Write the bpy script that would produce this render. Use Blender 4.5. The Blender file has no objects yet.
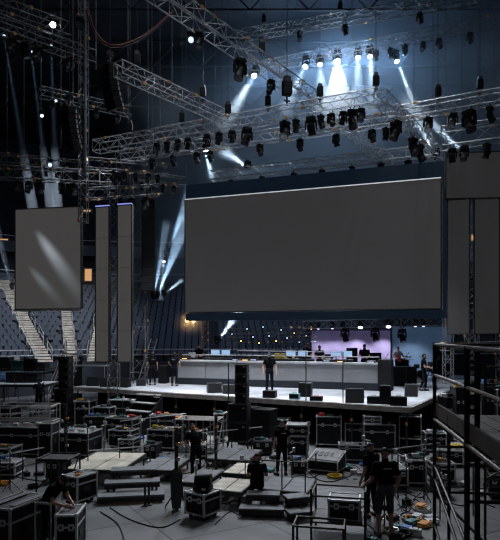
import bpy, math, random
import numpy as np
from mathutils import Vector, Matrix, Euler
random.seed(7)
PI = math.pi
SC = bpy.context.scene
COL = SC.collection
F = 560.0; CZ = 4.4; HY = 337.0
def W(px, py, Y): return Vector(((px-250)*Y/F, Y, CZ-(py-HY)*Y/F))
def onz(px, py, z=0.0):
    Y = (CZ-z)*F/(py-HY); return Vector(((px-250)*Y/F, Y, z))
def proj(p): return 250+p[0]*F/p[1], HY+(CZ-p[2])*F/p[1]
ORD = ['first','second','third','fourth','fifth','sixth','seventh','eighth','ninth','tenth','eleventh','twelfth','thirteenth','fourteenth','fifteenth','sixteenth','seventeenth','eighteenth','nineteenth','twentieth','twenty-first','twenty-second','twenty-third','twenty-fourth','twenty-fifth','twenty-sixth','twenty-seventh','twenty-eighth']

# ------------------------------------------------------------------ materials
def mat(name, col, rough=.6, metal=0., var=.25, scale=6., bump=0., emit=None, estr=1., spec=.4):
    m = bpy.data.materials.new(name); m.use_nodes = True
    nt = m.node_tree; b = nt.nodes['Principled BSDF']
    b.inputs['Roughness'].default_value = rough; b.inputs['Metallic'].default_value = metal
    b.inputs['Specular IOR Level'].default_value = spec
    if var > 0 or bump > 0:
        tc = nt.nodes.new('ShaderNodeTexCoord'); nz = nt.nodes.new('ShaderNodeTexNoise')
        nz.inputs['Scale'].default_value = scale; nz.inputs['Detail'].default_value = 5
        nt.links.new(tc.outputs['Object'], nz.inputs['Vector'])
        if var > 0:
            r = nt.nodes.new('ShaderNodeValToRGB')
            r.color_ramp.elements[0].position = .3; r.color_ramp.elements[1].position = .7
            r.color_ramp.elements[0].color = [c*(1-var) for c in col]+[1]
            r.color_ramp.elements[1].color = [min(1, c*(1+var)) for c in col]+[1]
            nt.links.new(nz.outputs['Fac'], r.inputs['Fac']); nt.links.new(r.outputs['Color'], b.inputs['Base Color'])
        else: b.inputs['Base Color'].default_value = list(col)+[1]
        if bump > 0:
            bp = nt.nodes.new('ShaderNodeBump'); bp.inputs['Strength'].default_value = bump
            nt.links.new(nz.outputs['Fac'], bp.inputs['Height']); nt.links.new(bp.outputs['Normal'], b.inputs['Normal'])
    else: b.inputs['Base Color'].default_value = list(col)+[1]
    if emit:
        m.cycles.emission_sampling='NONE'
        b.inputs['Emission Color'].default_value = list(emit)+[1]; b.inputs['Emission Strength'].default_value = estr
    return m
M = {}
M['case'] = mat('case_laminate', (.011,.0115,.013), .5, 0, .3, 8, spec=.2)
M['case_grey'] = mat('case_grey_laminate', (.05,.053,.058), .5, 0, .3, 8)
M['lid'] = mat('lid_laminate', (.045,.046,.05), .5, 0, .4, 5)
M['paletop'] = mat('pale_worn_lid', (.22,.22,.22), .6, 0, .4, 5)
M['alu'] = mat('aluminium', (.62,.62,.63), .38, .4, .2, 10)
M['dulltrim'] = mat('dull_case_edging', (.42,.42,.425), .45, .4, .3, 10)
M['truss'] = mat('truss_aluminium', (.40,.41,.43), .42, .35, .25, 6)
M['tdark'] = mat('dark_truss_paint', (.13,.135,.145), .45, .3, .3, 6)
M['steel'] = mat('dark_steel', (.06,.058,.055), .5, .6, .4, 8)
M['rust'] = mat('scaffold_steel', (.05,.041,.034), .5, .6, .5, 9)
M['zinc'] = mat('zinc_tube', (.5,.5,.5), .4, .4, .3, 9)
M['black'] = mat('black_paint', (.010,.010,.011), .6, 0, .3, 8, spec=.2)
M['grille'] = mat('speaker_grille', (.010,.010,.011), .8, 0, .4, 60, .3, spec=.15)
M['cloth'] = mat('black_drape', (.006,.0065,.009), .95, 0, .3, 3, .3, spec=.1)
M['rubber'] = mat('rubber', (.012,.012,.012), .8)
M['deck'] = mat('stage_deck_board', (.40,.41,.44), .4, 0, .32, .7, .05)
M['deckedge'] = mat('deck_edge_aluminium', (.50,.46,.42), .5, .4, .3, 4)
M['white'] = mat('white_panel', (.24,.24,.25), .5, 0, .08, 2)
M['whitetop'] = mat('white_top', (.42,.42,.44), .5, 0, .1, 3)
M['plinth'] = mat('dark_plinth', (.012,.015,.022), .6)
M['ply'] = mat('beige_board', (.54,.49,.40), .7, 0, .25, 3, .1)
M['greyboard'] = mat('grey_board', (.16,.165,.175), .65, 0, .25, 3, .1)
M['dboard'] = mat('dark_worn_board', (.035,.034,.034), .6, 0, .6, 4, .1)
M['orange'] = mat('orange_tape', (.75,.32,.06), .6)
M['red'] = mat('red_plastic', (.55,.04,.04), .5)
M['darkred'] = mat('dark_red_rubber', (.16,.018,.016), .6)
M['blue'] = mat('blue_plastic', (.05,.16,.45), .5)
M['yellow'] = mat('yellow_plastic', (.7,.5,.06), .5)
M['paper'] = mat('white_paper', (.65,.65,.63), .7)
M['teal'] = mat('teal_plastic', (.06,.22,.22), .5)
M['brass'] = mat('brass_and_painted_glint', (.7,.36,.12), .4, .6, .2, 6)  # brass tone, also colours the painted glints on the trusses
M['seat'] = mat('seat_plastic', (.055,.066,.088), .5, 0, .3, 5)
M['conc'] = mat('grandstand_concrete', (.020,.024,.032), .85, 0, .4, .6, .1)
M['ceil'] = mat('ceiling_dark', (.012,.015,.02), .9, 0, .4, .4)
M['aisle'] = mat('aisle_concrete', (.50,.45,.38), .8, 0, .3, 2)
M['skin'] = mat('skin', (.50,.27,.18), .55, 0, .1, 8)
M['shirt'] = mat('black_cotton', (.006,.0065,.008), .9, 0, .3, 20, spec=.06)
M['navy'] = mat('navy_cotton', (.012,.018,.030), .9, 0, .3, 20, spec=.06)
M['pants'] = mat('dark_trousers', (.010,.011,.014), .9, 0, .3, 20, spec=.06)
M['jeans'] = mat('charcoal_trousers', (.07,.072,.08), .9, 0, .3, 20, spec=.06)
M['hair'] = mat('dark_hair', (.018,.013,.010), .7)
M['cap'] = mat('grey_cap', (.05,.052,.058), .8)
M['shoe'] = mat('dark_shoe', (.03,.026,.024), .6)
M['eye'] = mat('eye_dark', (.02,.02,.02), .2, 0, 0)
M['lip'] = mat('lips', (.35,.14,.11), .5, 0, 0)
M['greywhite'] = mat('pale_shirt', (.5,.5,.52), .8)
M['wood'] = mat('dark_wood_plank', (.045,.036,.029), .7, 0, .5, 5, .2)
M['tarp'] = mat('blue_tarpaulin', (.05,.11,.20), .6, 0, .4, 5)
def lamp_mat(name, col, s): return mat(name, (.1,.1,.1), .3, 0, 0, emit=col, estr=s)
M['lampw'] = lamp_mat('lamp_white', (.85,.93,1), 22)
M['lampstar'] = lamp_mat('lamp_bright', (.92,.96,1), 160)
M['lampb'] = lamp_mat('lamp_blue', (.6,.8,1), 9)
M['lampdim'] = lamp_mat('lamp_dim', (.6,.75,1), 1.2)
M['lampwarm'] = lamp_mat('lamp_warm', (1,.52,.20), 3)
M['lamplilac'] = lamp_mat('lamp_lilac', (.80,.76,1), 1.3)
M['lamplilacb'] = lamp_mat('lamp_lilac_bright', (.86,.82,1), 5)
M['lens'] = mat('dark_lens', (.03,.035,.045), .15, 0, 0, spec=.8)
M['amberled'] = lamp_mat('amber_led', (1,.5,.15), 2.5)
M['warmroom'] = lamp_mat('warm_room_light', (1,.50,.2), .55)
M['violet_led'] = lamp_mat('violet_led', (.3,.35,1), .8)
M['monitor'] = lamp_mat('monitor_glow', (.35,.55,.85), .75)
M['screen'] = mat('led_screen_grey', (.045,.044,.044), .62, 0, .04, .6, emit=(.0250,.0240,.0248), estr=1.0, spec=.25)
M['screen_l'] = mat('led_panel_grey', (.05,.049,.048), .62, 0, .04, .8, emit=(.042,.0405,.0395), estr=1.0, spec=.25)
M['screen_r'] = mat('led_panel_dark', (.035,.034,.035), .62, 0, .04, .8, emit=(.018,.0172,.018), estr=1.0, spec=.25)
M['navyframe'] = mat('navy_housing_faint_glow', (.003,.006,.010), .8, 0, .2, 2, emit=(.002,.005,.010), estr=1)  # housing is no lamp; a faint navy glow is put into its colour
M['lipglow'] = mat('screen_lip_painted_light', (.7,.7,.72), .4, .2, .1, emit=(.9,.95,1), estr=.4)  # glow put into the lip for light falling on it, no lamp there
M['lilac'] = mat('lilac_painted_haze', (.34,.31,.42), .6, 0, .2, 1.2, emit=(.022,.018,.045), estr=1)  # lilac lit haze put into the panel as colour and glow
M['bluehaze'] = mat('blue_painted_haze', (.26,.33,.42), .6, 0, .2, 1.2, emit=(.012,.026,.048), estr=1)  # blue lit haze put into the panel as colour and glow

def floor_mat():
    m = bpy.data.materials.new('concrete_floor'); m.use_nodes = True
    nt = m.node_tree; b = nt.nodes['Principled BSDF']; L = nt.links.new
    tc = nt.nodes.new('ShaderNodeTexCoord')
    n1 = nt.nodes.new('ShaderNodeTexNoise'); n1.inputs['Scale'].default_value = .9; n1.inputs['Detail'].default_value = 8
    n2 = nt.nodes.new('ShaderNodeTexNoise'); n2.inputs['Scale'].default_value = 14; n2.inputs['Detail'].default_value = 4
    br = nt.nodes.new('ShaderNodeTexBrick'); br.offset = 0
    br.inputs['Scale'].default_value = 1; br.inputs['Brick Width'].default_value = 2.4; br.inputs['Row Height'].default_value = 1.6
    br.inputs['Mortar Size'].default_value = .018
    br.inputs['Color1'].default_value = (.85,.85,.85,1); br.inputs['Color2'].default_value = (1,1,1,1); br.inputs['Mortar'].default_value = (.2,.2,.2,1)
    mp = nt.nodes.new('ShaderNodeMapping'); mp.inputs['Rotation'].default_value = (0,0,math.radians(-31))
    L(tc.outputs['Object'], mp.inputs['Vector'])
    for n in (n1, n2, br): L(mp.outputs['Vector'], n.inputs['Vector'])
    r = nt.nodes.new('ShaderNodeValToRGB')
    r.color_ramp.elements[0].position = .32; r.color_ramp.elements[1].position = .68
    r.color_ramp.elements[0].color = (.105,.106,.108,1); r.color_ramp.elements[1].color = (.20,.20,.20,1)
    L(n1.outputs['Fac'], r.inputs['Fac'])
    mx = nt.nodes.new('ShaderNodeMix'); mx.data_type = 'RGBA'; mx.blend_type = 'MULTIPLY'; mx.inputs['Factor'].default_value = 1
    L(r.outputs['Color'], mx.inputs['A']); L(br.outputs['Color'], mx.inputs['B'])
    L(mx.outputs['Result'], b.inputs['Base Color'])
    b.inputs['Roughness'].default_value = .62; b.inputs['Specular IOR Level'].default_value = .3
    bp = nt.nodes.new('ShaderNodeBump'); bp.inputs['Strength'].default_value = .08
    L(n2.outputs['Fac'], bp.inputs['Height']); L(bp.outputs['Normal'], b.inputs['Normal'])
    return m
M['floor'] = floor_mat()
def vol_mat(name, col, dens, g=0.0):
    m = bpy.data.materials.new(name); m.use_nodes = True
    nt = m.node_tree; nt.nodes.remove(nt.nodes['Principled BSDF'])
    v = nt.nodes.new('ShaderNodeVolumeScatter'); v.inputs['Color'].default_value = list(col)+[1]
    v.inputs['Density'].default_value = dens; v.inputs['Anisotropy'].default_value = g
    nt.links.new(v.outputs['Volume'], nt.nodes['Material Output'].inputs['Volume'])
    return m
M['haze'] = vol_mat('thin_haze', (.75,.87,1), .028, .1)
M['beam'] = vol_mat('beam_haze', (.75,.88,1), .13, 0)

# ------------------------------------------------------------------ mesh builder
class MB:
    def __init__(s): s.v=[]; s.f=[]; s.smooth=False
    def add(s, vs, fs):
        o=len(s.v); s.v.extend([tuple(x) for x in vs]); s.f.extend([tuple(i+o for i in f) for f in fs]); return s
    def box(s, c, d, rot=None):
        c=Vector(c); x,y,z=[k/2 for k in d]
        vs=[Vector(p) for p in ((-x,-y,-z),(x,-y,-z),(x,y,-z),(-x,y,-z),(-x,-y,z),(x,-y,z),(x,y,z),(-x,y,z))]
        if rot is not None:
            R = rot if isinstance(rot, Matrix) else Euler(rot).to_matrix()
            vs=[R@p for p in vs]
        return s.add([c+p for p in vs],[(3,2,1,0),(4,5,6,7),(0,1,5,4),(1,2,6,5),(2,3,7,6),(3,0,4,7)])
    def tube(s, a, b, r, n=6, r2=None):
        a=Vector(a); b=Vector(b); d=b-a
        if d.length<1e-6: return s
        q=d.to_track_quat('Z','Y').to_matrix(); r2=r if r2 is None else r2
        vs=[a+q@Vector((r*math.cos(2*PI*i/n),r*math.sin(2*PI*i/n),0)) for i in range(n)]
        vs+=[b+q@Vector((r2*math.cos(2*PI*i/n),r2*math.sin(2*PI*i/n),0)) for i in range(n)]
        fs=[(i,(i+1)%n,n+(i+1)%n,n+i) for i in range(n)]+[tuple(range(n-1,-1,-1)),tuple(range(n,2*n))]
        return s.add(vs,fs)
    def poly(s, pts, r, n=6):
        pts=[Vector(p) for p in pts]; rings=[]
        for i,p in enumerate(pts):
            t=(pts[min(i+1,len(pts)-1)]-pts[max(i-1,0)]).normalized()
            up=Vector((0,0,1)) if abs(t.z)<.95 else Vector((1,0,0))
            a=t.cross(up).normalized(); b=t.cross(a)
            rings.append([p+a*r*math.cos(2*PI*k/n)+b*r*math.sin(2*PI*k/n) for k in range(n)])
        return s.rings(rings)
    def rings(s, rings):
        n=len(rings[0]); vs=[p for r in rings for p in r]; fs=[]
        for j in range(len(rings)-1):
            for i in range(n): fs.append((j*n+i,j*n+(i+1)%n,(j+1)*n+(i+1)%n,(j+1)*n+i))
        fs.append(tuple(range(n-1,-1,-1))); fs.append(tuple(range((len(rings)-1)*n,len(rings)*n)))
        return s.add(vs,fs)
    def ell(s, c, rad, rot=None, n=12, m=8):
        c=Vector(c); R=Matrix.Identity(3) if rot is None else (rot if isinstance(rot,Matrix) else Euler(rot).to_matrix())
        rings=[]
        for j in range(m+1):
            th=PI*(j+.02)/(m+.04); rings.append([c+R@Vector((rad[0]*math.sin(th)*math.cos(2*PI*i/n),rad[1]*math.sin(th)*math.sin(2*PI*i/n),-rad[2]*math.cos(th))) for i in range(n)])
        return s.rings(rings)
    def capsule(s, a, b, ra, rb):
        s.tube(a,b,ra,10,rb); s.ell(a,(ra,)*3,n=10,m=6); s.ell(b,(rb,)*3,n=10,m=6); return s
    def prism(s, prof, x0, x1):   # prof = (y,z) outline, extruded along x
        n=len(prof)
        vs=[(x0,y,z) for y,z in prof]+[(x1,y,z) for y,z in prof]
        return s.add(vs,[tuple(range(n-1,-1,-1)),tuple(range(n,2*n))]+[(i,(i+1)%n,n+(i+1)%n,n+i) for i in range(n)])
    def build(s, name, m, parent=None, loc=None, bevel=0, smooth=False, rot=None):
        me=bpy.data.meshes.new(name); me.from_pydata(s.v,[],s.f); me.update()
        import bmesh
        bm=bmesh.new(); bm.from_mesh(me); bmesh.ops.recalc_face_normals(bm, faces=bm.faces); bm.to_mesh(me); bm.free()
        me.materials.append(m)
        if smooth: me.polygons.foreach_set('use_smooth',[True]*len(me.polygons))
        o=bpy.data.objects.new(name,me); COL.objects.link(o)
        if parent: o.parent=parent
        if loc is not None: o.location=loc
        if rot is not None: o.rotation_euler=rot
        if bevel:
            b=o.modifiers.new('bevel','BEVEL'); b.width=bevel; b.segments=2; b.limit_method='ANGLE'
        return o
def tag(o,label,cat,group=None,kind=None):
    o['label']=label; o['category']=cat
    if group: o['group']=group
    if kind: o['kind']=kind
    return o
def struct(o,label=None,cat=None):
    o['kind']='structure'
    if label: o['label']=label
    if cat: o['category']=cat
    return o
def thing(name,label,cat,loc=(0,0,0),rz=0,group=None):
    o=bpy.data.objects.new(name,None); COL.objects.link(o); o.empty_display_size=.2
    o.location=loc; o.rotation_euler=(0,0,rz); tag(o,label,cat,group); return o
def kids(o): return KID.get(o.name) or [c for c in bpy.data.objects if c.parent==o]
KID={}
def tree(o): return [(c,tree(c)) for c in bpy.data.objects if c.parent==o]
def copy_thing(root,tr,loc,rz,label,group=None):
    r=root.copy(); COL.objects.link(r); r.location=loc; r.rotation_euler=(0,0,rz); r['label']=label
    if group: r['group']=group
    out=[]
    def rec(lst,par):
        for c,sub in lst:
            d=c.copy(); COL.objects.link(d); d.parent=par; out.append(d); rec(sub,d)
    rec(tr,r); return r,out
def aim(o,loc,target):
    o.location=loc; o.rotation_euler=(Vector(target)-Vector(loc)).to_track_quat('-Z','Y').to_euler()
def spot(loc,target,power,deg,col=(.8,.9,1),blend=.4,rad=.08):
    l=bpy.data.lights.new('spot_lamp','SPOT'); l.energy=power; l.spot_size=math.radians(deg); l.spot_blend=blend; l.color=col; l.shadow_soft_size=rad
    o=bpy.data.objects.new('spot_lamp',l); COL.objects.link(o); aim(o,loc,target); return o
def area(loc,target,power,size,col=(.8,.9,1),sy=None):
    l=bpy.data.lights.new('added_fill','AREA'); l.energy=power; l.size=size; l.color=col
    if sy: l.shape='RECTANGLE'; l.size_y=sy
    o=bpy.data.objects.new('added_fill',l); COL.objects.link(o); aim(o,loc,target); return o
def point(loc,power,col=(.8,.9,1),rad=.1):
    l=bpy.data.lights.new('point_lamp','POINT'); l.energy=power; l.color=col; l.shadow_soft_size=rad
    o=bpy.data.objects.new('point_lamp',l); COL.objects.link(o); o.location=loc; return o

# ------------------------------------------------------------------ camera
cam=bpy.data.cameras.new('camera'); co=bpy.data.objects.new('camera',cam); COL.objects.link(co)
co.location=(0,0,CZ); co.rotation_euler=(PI/2,0,0)
cam.sensor_fit='HORIZONTAL'; cam.sensor_width=36; cam.lens=F/500*36; cam.shift_y=(HY-270)/500; cam.clip_end=300
SC.camera=co

# ------------------------------------------------------------------ arena shell
o=MB().add([(-45,2,0),(40,2,0),(40,75,0),(-45,75,0)],[(0,1,2,3)]).build('floor',M['floor']); struct(o)
o=MB().box((0,38,29.2),(110,90,.4)).build('ceiling',M['ceil']); struct(o)
C0=Vector((-11,36)); RI=8.0; NROW=18; DR=.85; RISE=.42; Z0=2.5
def nrm(a): a=math.radians(a); return Vector((math.cos(a),math.sin(a)))
PATH=[]          # (base xy, normal, kind)
e0=C0+nrm(150)*RI; ldir=Vector((-.5,-.866))
PATH.append((e0+ldir*14,nrm(150)))
for a in range(150,94,-5): PATH.append((C0+nrm(a)*RI,nrm(a)))
e1=C0+nrm(95)*RI; rdir=Vector((math.sin(math.radians(95)),-math.cos(math.radians(95))))
PATH.append((e1+rdir*46,nrm(95)))
def loft(prof,name,m):
    vs=[];fs=[];n=len(prof)
    for b,nn in PATH:
        for off,z in prof: p=b+nn*off; vs.append((p.x,p.y,z))
    for j in range(len(PATH)-1):
        for i in range(n-1): fs.append((j*n+i,(j+1)*n+i,(j+1)*n+i+1,j*n+i+1))
    return MB().add(vs,fs).build(name,m)
prof=[(0,0),(0,Z0)]
for i in range(NROW): prof+= [(DR*(i+1),Z0+RISE*i),(DR*(i+1),Z0+RISE*(i+1))]
zt=Z0+RISE*NROW; rt=DR*NROW
prof+=[(rt+2.5,zt),(rt+2.5,zt+3.0),(rt+1.5,zt+3.0),(rt+1.5,zt+4.0)]
for i in range(14): prof+=[(rt+1.5+.9*(i+1),zt+4.0+.55*i),(rt+1.5+.9*(i+1),zt+4.0+.55*(i+1))]
prof+=[(rt+16,zt+11.7),(rt+16,29)]
struct(loft(prof,'grandstand',M['conc']),'dark tiered grandstand around the back of the arena','grandstand')
def band(off0,off1,z0,z1,name,m,lab=None):
    o=loft([(off0,z0),(off0,z1),(off1,z1),(off1,z0),(off0,z0)],name,m); struct(o); return o
M['fascia']=mat('balcony_fascia',(.10,.115,.14),.6,0,.3,1)
band(rt+1.3,rt+1.6,zt+3.0,zt+4.1,'trim_1',M['fascia']); band(rt+2.2,rt+2.6,zt+.0,zt+.9,'trim_2',M['fascia'])
for q,(off,z) in enumerate(((-.02,Z0+.9),(-.02,Z0+.5),(rt+1.25,zt+4.6),(rt+.1,zt+.95))):
    band(off,off+.06,z,z+.05,'trim_%d'%(3+q),M['zinc'])
# roof girders
for i,y in enumerate((30,38,46,54)):
    mb=MB()
    for k in range(-44,44,4):
        mb.tube((k,y,28.6),(k+4,y,28.6),.09,5); mb.tube((k,y,26.6),(k+4,y,26.6),.09,5)
        mb.tube((k,y,26.6),(k+2,y,28.6),.06,5); mb.tube((k+2,y,28.6),(k+4,y,26.6),.06,5)
    struct(mb.build('trim_%d'%(8+i),M['ceil']))
# aisle stairs with pale steps and handrails
for ai,(ang,lab) in enumerate(((125,'pale lit aisle stairs climbing left through the seats'),(111,'narrow pale aisle stairs climbing behind the left screen'),(100,'dim aisle stairs with pale handrails beside the tall grey panels'))):
    nn=nrm(ang); t=Vector((-nn.y,nn.x)); b=C0+nn*RI
    root=thing('aisle_stairs',lab,'stairs',(b.x,b.y,Z0)); root['kind']='structure'
    mb=MB(); wd=(1.15,.8,.7)[ai]
    R=Matrix.Rotation(math.radians(ang),3,'Z')
    for i in range(NROW*2):
        p=nn*(DR*(i*.5+.25)); mb.box((p.x,p.y,RISE*.5*(i)+.06+.0),(.40,wd,.16),R)
    mb.build('step',M['aisle'],root)
    hr=MB()
    for sgn in (-1,1):
        for k in range(0,NROW,3):
            a=nn*(DR*k+.3)+t*sgn*wd*.55; z=RISE*k; c=nn*(DR*(k+1.6)+.3)+t*sgn*wd*.55; z2=RISE*(k+1.6)
            hr.tube((a.x,a.y,z),(a.x,a.y,z+1),.03,5); hr.tube((c.x,c.y,z2),(c.x,c.y,z2+1),.03,5); hr.tube((a.x,a.y,z+1),(c.x,c.y,z2+1),.03,5); hr.tube((a.x,a.y,z+.5),(c.x,c.y,z2+.5),.025,5)
    hr.build('handrail',M['zinc'],root)
# seats
def seat_mb(mb,p,ang,z):
    R=Matrix.Rotation(ang,3,'Z'); c=Vector((p.x,p.y,z))
    mb.box(c+R@Vector((0,0,.42)),(.40,.44,.06),R); mb.box(c+R@Vector((.22,0,.66)),(.05,.44,.46),R); mb.box(c+R@Vector((.1,0,.2)),(.08,.3,.4),R)
seats=[]
for i in range(NROW):
    off=DR*i+.45; z=Z0+RISE*i
    r=RI+off
    for k in range(int(math.radians(55)*r/.56)):
        a=95+math.degrees(k*.56/r)
        if any(abs((a-q)*PI/180*r)<w for q,w in ((125,.85),(111,.65),(100,.6))): continue
        seats.append((C0+nrm(a)*r,math.radians(a),z))
    for k in range(60):
        if k%16 in (14,15): continue
        p=e1+nrm(95)*off+rdir*(.6+k*.56); seats.append((p,math.radians(95),z))
def vis(s):
    px,py=proj((s[0].x,s[0].y,s[2]+.5))
    if not(-3<px<503): return False
    if 13<px<83 and 205<py<306: return False
    if 95<px<133 and 205<py<360: return False
    if 186<px<447 and 165<py<317: return False
    if 318<px<452: return False
    return True
vs_=[s for s in seats if vis(s)]
vs_.sort(key=lambda s:s[0].y+ (0 if proj((s[0].x,s[0].y,s[2]))[0]<100 else 1.5))
near=vs_[:300]; ids=set(id(s) for s in near)
sm=MB(); seat_mb(sm,Vector((0,0)),0,0)
s0=sm.build('arena_seat',M['seat']); tag(s0,'dark blue folding arena seat in the stepped rows behind the stage','seat','arena seats in the lower tier')
for q,s in enumerate(near):
    o=s0 if q==0 else s0.copy()
    if q: COL.objects.link(o)
    o.location=(s[0].x,s[0].y,s[2]); o.rotation_euler=(0,0,s[1])
rest=MB()
for s in seats:
    if id(s) not in ids: seat_mb(rest,s[0],s[1],s[2])
tag(rest.build('distant_seating',M['seat']),'mass of dark empty arena seats farther up and along the back tier','seats',kind='stuff')
# warm lit rooms on the concourse
for px,py,w,h,lab in ((88.5,275,8,13,'small warm-lit room opening between the left screen and the tall grey panels'),(4,241,10,5,'dim amber lit opening left of the left screen'),(87,211,9,3,'thin amber lit slot above the warm room opening'),(472,238,4,7,'small amber lit opening between the right hanging panels')):
    Y=57 if px<100 else 47
    p=W(px,py,Y); root=thing('lit_room_opening',lab,'window',p); root['kind']='thing'
    MB().box((0,0,0),(w*Y/F,.1,h*Y/F)).build('glowing_pane',M['warmroom'],root)
    fm=MB(); ww=w*Y/F; hh=h*Y/F
    for sg in (-1,1): fm.box((sg*ww/2,0,0),(.1,.3,hh+.2)); fm.box((0,0,sg*hh/2),(ww+.2,.3,.1))
    fm.build('frame',M['fascia'],root)

# ------------------------------------------------------------------ stage
ZS=1.8
def ons(px,py,z=ZS): return onz(px,py,z)
RC=ons(410,407); LC=ons(74,386.5)
u=(LC-RC); SL=u.length; u.normalize(); v=Vector((-u.y,u.x,0)); v = v if v.y>0 else -v
ANG=math.atan2(-u.y,-u.x)     # rotation of an object whose +x runs to picture right along the stage front
def S(a,b,z=ZS): p=RC+u*a+v*b; return Vector((p.x,p.y,z))
Rm=Matrix.Rotation(ANG,3,'Z')
root=thing('stage','wide raised stage with pale deck and black under-stage drape','stage',(RC.x,RC.y,0),ANG)
D=19.0
MB().box((-SL/2,D/2,ZS-.04),(SL,D,.08)).build('deck',M['deck'],root)
mb=MB(); mb.box((-SL/2,.0,ZS-.12),(SL+.1,.12,.2)); mb.box((.0,D/2,ZS-.12),(.12,D,.2)); mb.build('edge_trim',M['deckedge'],root)
mb=MB()
for k in range(60): 
    a=SL*k/60; mb.box((-a-SL/120,1.7+.05*(k%2),ZS/2-.08),(SL/58,.04,ZS-.2))
for k in range(40):
    mb.box((-.6-.05*(k%2),.8+ (D-1)*k/40,ZS/2-.08),(.04,(D-1)/38,ZS-.2))
mb.build('under_stage_drape',M['cloth'],root)
lg=None
for k in range(9):
    a=.15+k*(SL-.3)/8
    m_=MB().tube((0,0,0),(0,0,ZS-.2),.045,8).box((0,0,.02),(.18,.18,.04))
    l=m_.build('leg',M['steel'],root,loc=(-a,.12,0))
    MB().box((0,-.05,1.15),(.1,.02,.12)).build('tape_mark',M['orange'],l)
# counter wall along the back of the open deck
CA=ons(175,384); CB=ons(380,391)
cu=(CB-CA); CL=cu.length; CANG=math.atan2(cu.y,cu.x)
ct=thing('long_counter','long white-fronted counter wall with dark base across the stage','counter',(CA.x,CA.y,ZS),CANG)
MB().box((CL/2,.35,.18),(CL,.66,.36)).build('plinth',M['plinth'],ct)
MB().box((CL/2,.42,.78),(CL-.05,.6,.84)).build('carcass',M['plinth'],ct)
npan=6
for k in range(npan):
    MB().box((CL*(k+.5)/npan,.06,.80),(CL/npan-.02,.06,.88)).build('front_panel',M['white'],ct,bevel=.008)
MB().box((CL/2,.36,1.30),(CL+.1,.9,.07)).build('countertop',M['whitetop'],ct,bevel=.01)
mb=MB().box((CL/2,-.0,1.255),(CL,.05,.035)); mb.build('lip',M['alu'],ct)
# railing in front of operators
mb=MB()
rl=thing('operator_railing','thin dark tube railing running above the white counter top','railing',(CA.x,CA.y,ZS+1.335),CANG)
mb.tube((.2,.45,.28),(CL-.1,.45,.28),.028); mb.build('top_rail',M['zinc'],rl)
for k in range(9):
    MB().tube((.2+k*(CL-.3)/8,.45,0),(.2+k*(CL-.3)/8,.45,.28),.022).build('post',M['steel'],rl)
pf=MB().box((0,0,.2),(CL-.2,3.4,.4)).build('operator_platform',M['dboard']); tag(pf,'dark low platform the operators stand on behind the white counter','platform')
cm=Vector((math.cos(CANG),math.sin(CANG),0)); cn=Vector((-cm.y,cm.x,0))
def CT(s,b,z): p=CA+cm*s+cn*b; return Vector((p.x,p.y,z))
pf.location=CT(CL/2-.2,2.75,ZS); pf.rotation_euler=(0,0,CANG)

# ------------------------------------------------------------------ screens
def hang_panel(name,label,pA,pB,z0,z1,m,th=.14,frame=None,lip=False,hang=True,extra=None):
    """pA,pB: left/right (x,y) of the face."""
    pA=Vector(pA); pB=Vector(pB); d=pB-pA; L=d.length; ang=math.atan2(d.y,d.x)
    root=thing(name,label,'screen',(pA.x,pA.y,z0),ang); H=z1-z0
    MB().box((L/2,th/2,H/2),(L,th,H)).build('display_face',m,root)
    fr=MB(); 
    for z in (0,H): fr.box((L/2,th/2+.0,z),(L+.06,th+.04,.05))
    for x in (0,L): fr.box((x,th/2,H/2),(.05,th+.04,H))
    fr.build('rim',frame or M['steel'],root)
    return root,L,H
A=(-65*32/F,32.0); B=(191*27.6/F,27.6)
zb,ztop=5.80,12.23
sc_,SLn,SH=hang_panel('main_screen','huge dark grey main screen hanging over the middle of the stage',A,B,zb,ztop,M['screen'])
MB().box((SLn/2,-.02,SH+.02),(SLn,.05,.05)).build('painted_lit_edge',M['lipglow'],sc_)  # lit look of the top edge comes from its own painted glow
MB().box((SLn/2+.25,.35,SH+.46),(SLn+.5,.5,.82)).build('header_housing',M['navyframe'],sc_)
MB().box((SLn/2+.25,.35,-.26),(SLn+.5,.5,.42)).build('lower_housing',M['navyframe'],sc_)
MB().box((SLn+.32,.35,SH/2),(.46,.5,SH+.1)).build('side_housing',M['navyframe'],sc_)
pA=W(12.5,310,26); pB=W(83,311,26)
ls_,LL,LH=hang_panel('left_screen','square grey hanging screen at the left with a pale diagonal light smear',(pA.x,26.3),(pB.x,25.7),W(0,309,26).z,W(0,208,26).z,M['screen_l'],frame=M['case_grey'])
MB().box((LL/2,-.01,-.06),(LL+.1,.2,.07)).build('lower_rail',M['alu'],ls_)
for x0,x1,t,b,lab,m in ((95,109.5,207,362,'tall narrow grey hanging panel, nearer the left screen',M['screen_l']),(117,132,205,362,'tall narrow grey hanging panel with a violet line on top',M['screen_l'])):
    Y=27.2; a=W(x0,b,Y); c=W(x1,t,Y)
    r_,l_,h_=hang_panel('hanging_screen',lab,(a.x,Y+.1),(c.x,Y-.1),a.z,c.z,m)
    for k in range(1,5): MB().box((l_/2,-.004,h_*k/5),(l_,.01,.012)).build('module_seam',M['steel'],r_)
    MB().box((l_/2,.02,h_+.05),(l_,.1,.05)).build('light_strip',M['violet_led'],r_)
for x0,x1,t,b,Y,lab,m in ((447,524,152,198,25.6,'broad dark grey hanging screen at the upper right edge',M['screen_r']),(448.5,468,199.5,334,25.8,'tall dark hanging panel right beside the main screen',M['screen_r']),(475.5,498,198,334,25.8,'tall dark hanging panel at the far right',M['screen_r'])):
    a=W(x0,b,Y); c=W(x1,t,Y)
    hang_panel('hanging_screen',lab,(a.x,Y+.15),(c.x,Y-.15),a.z,c.z,m)
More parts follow.
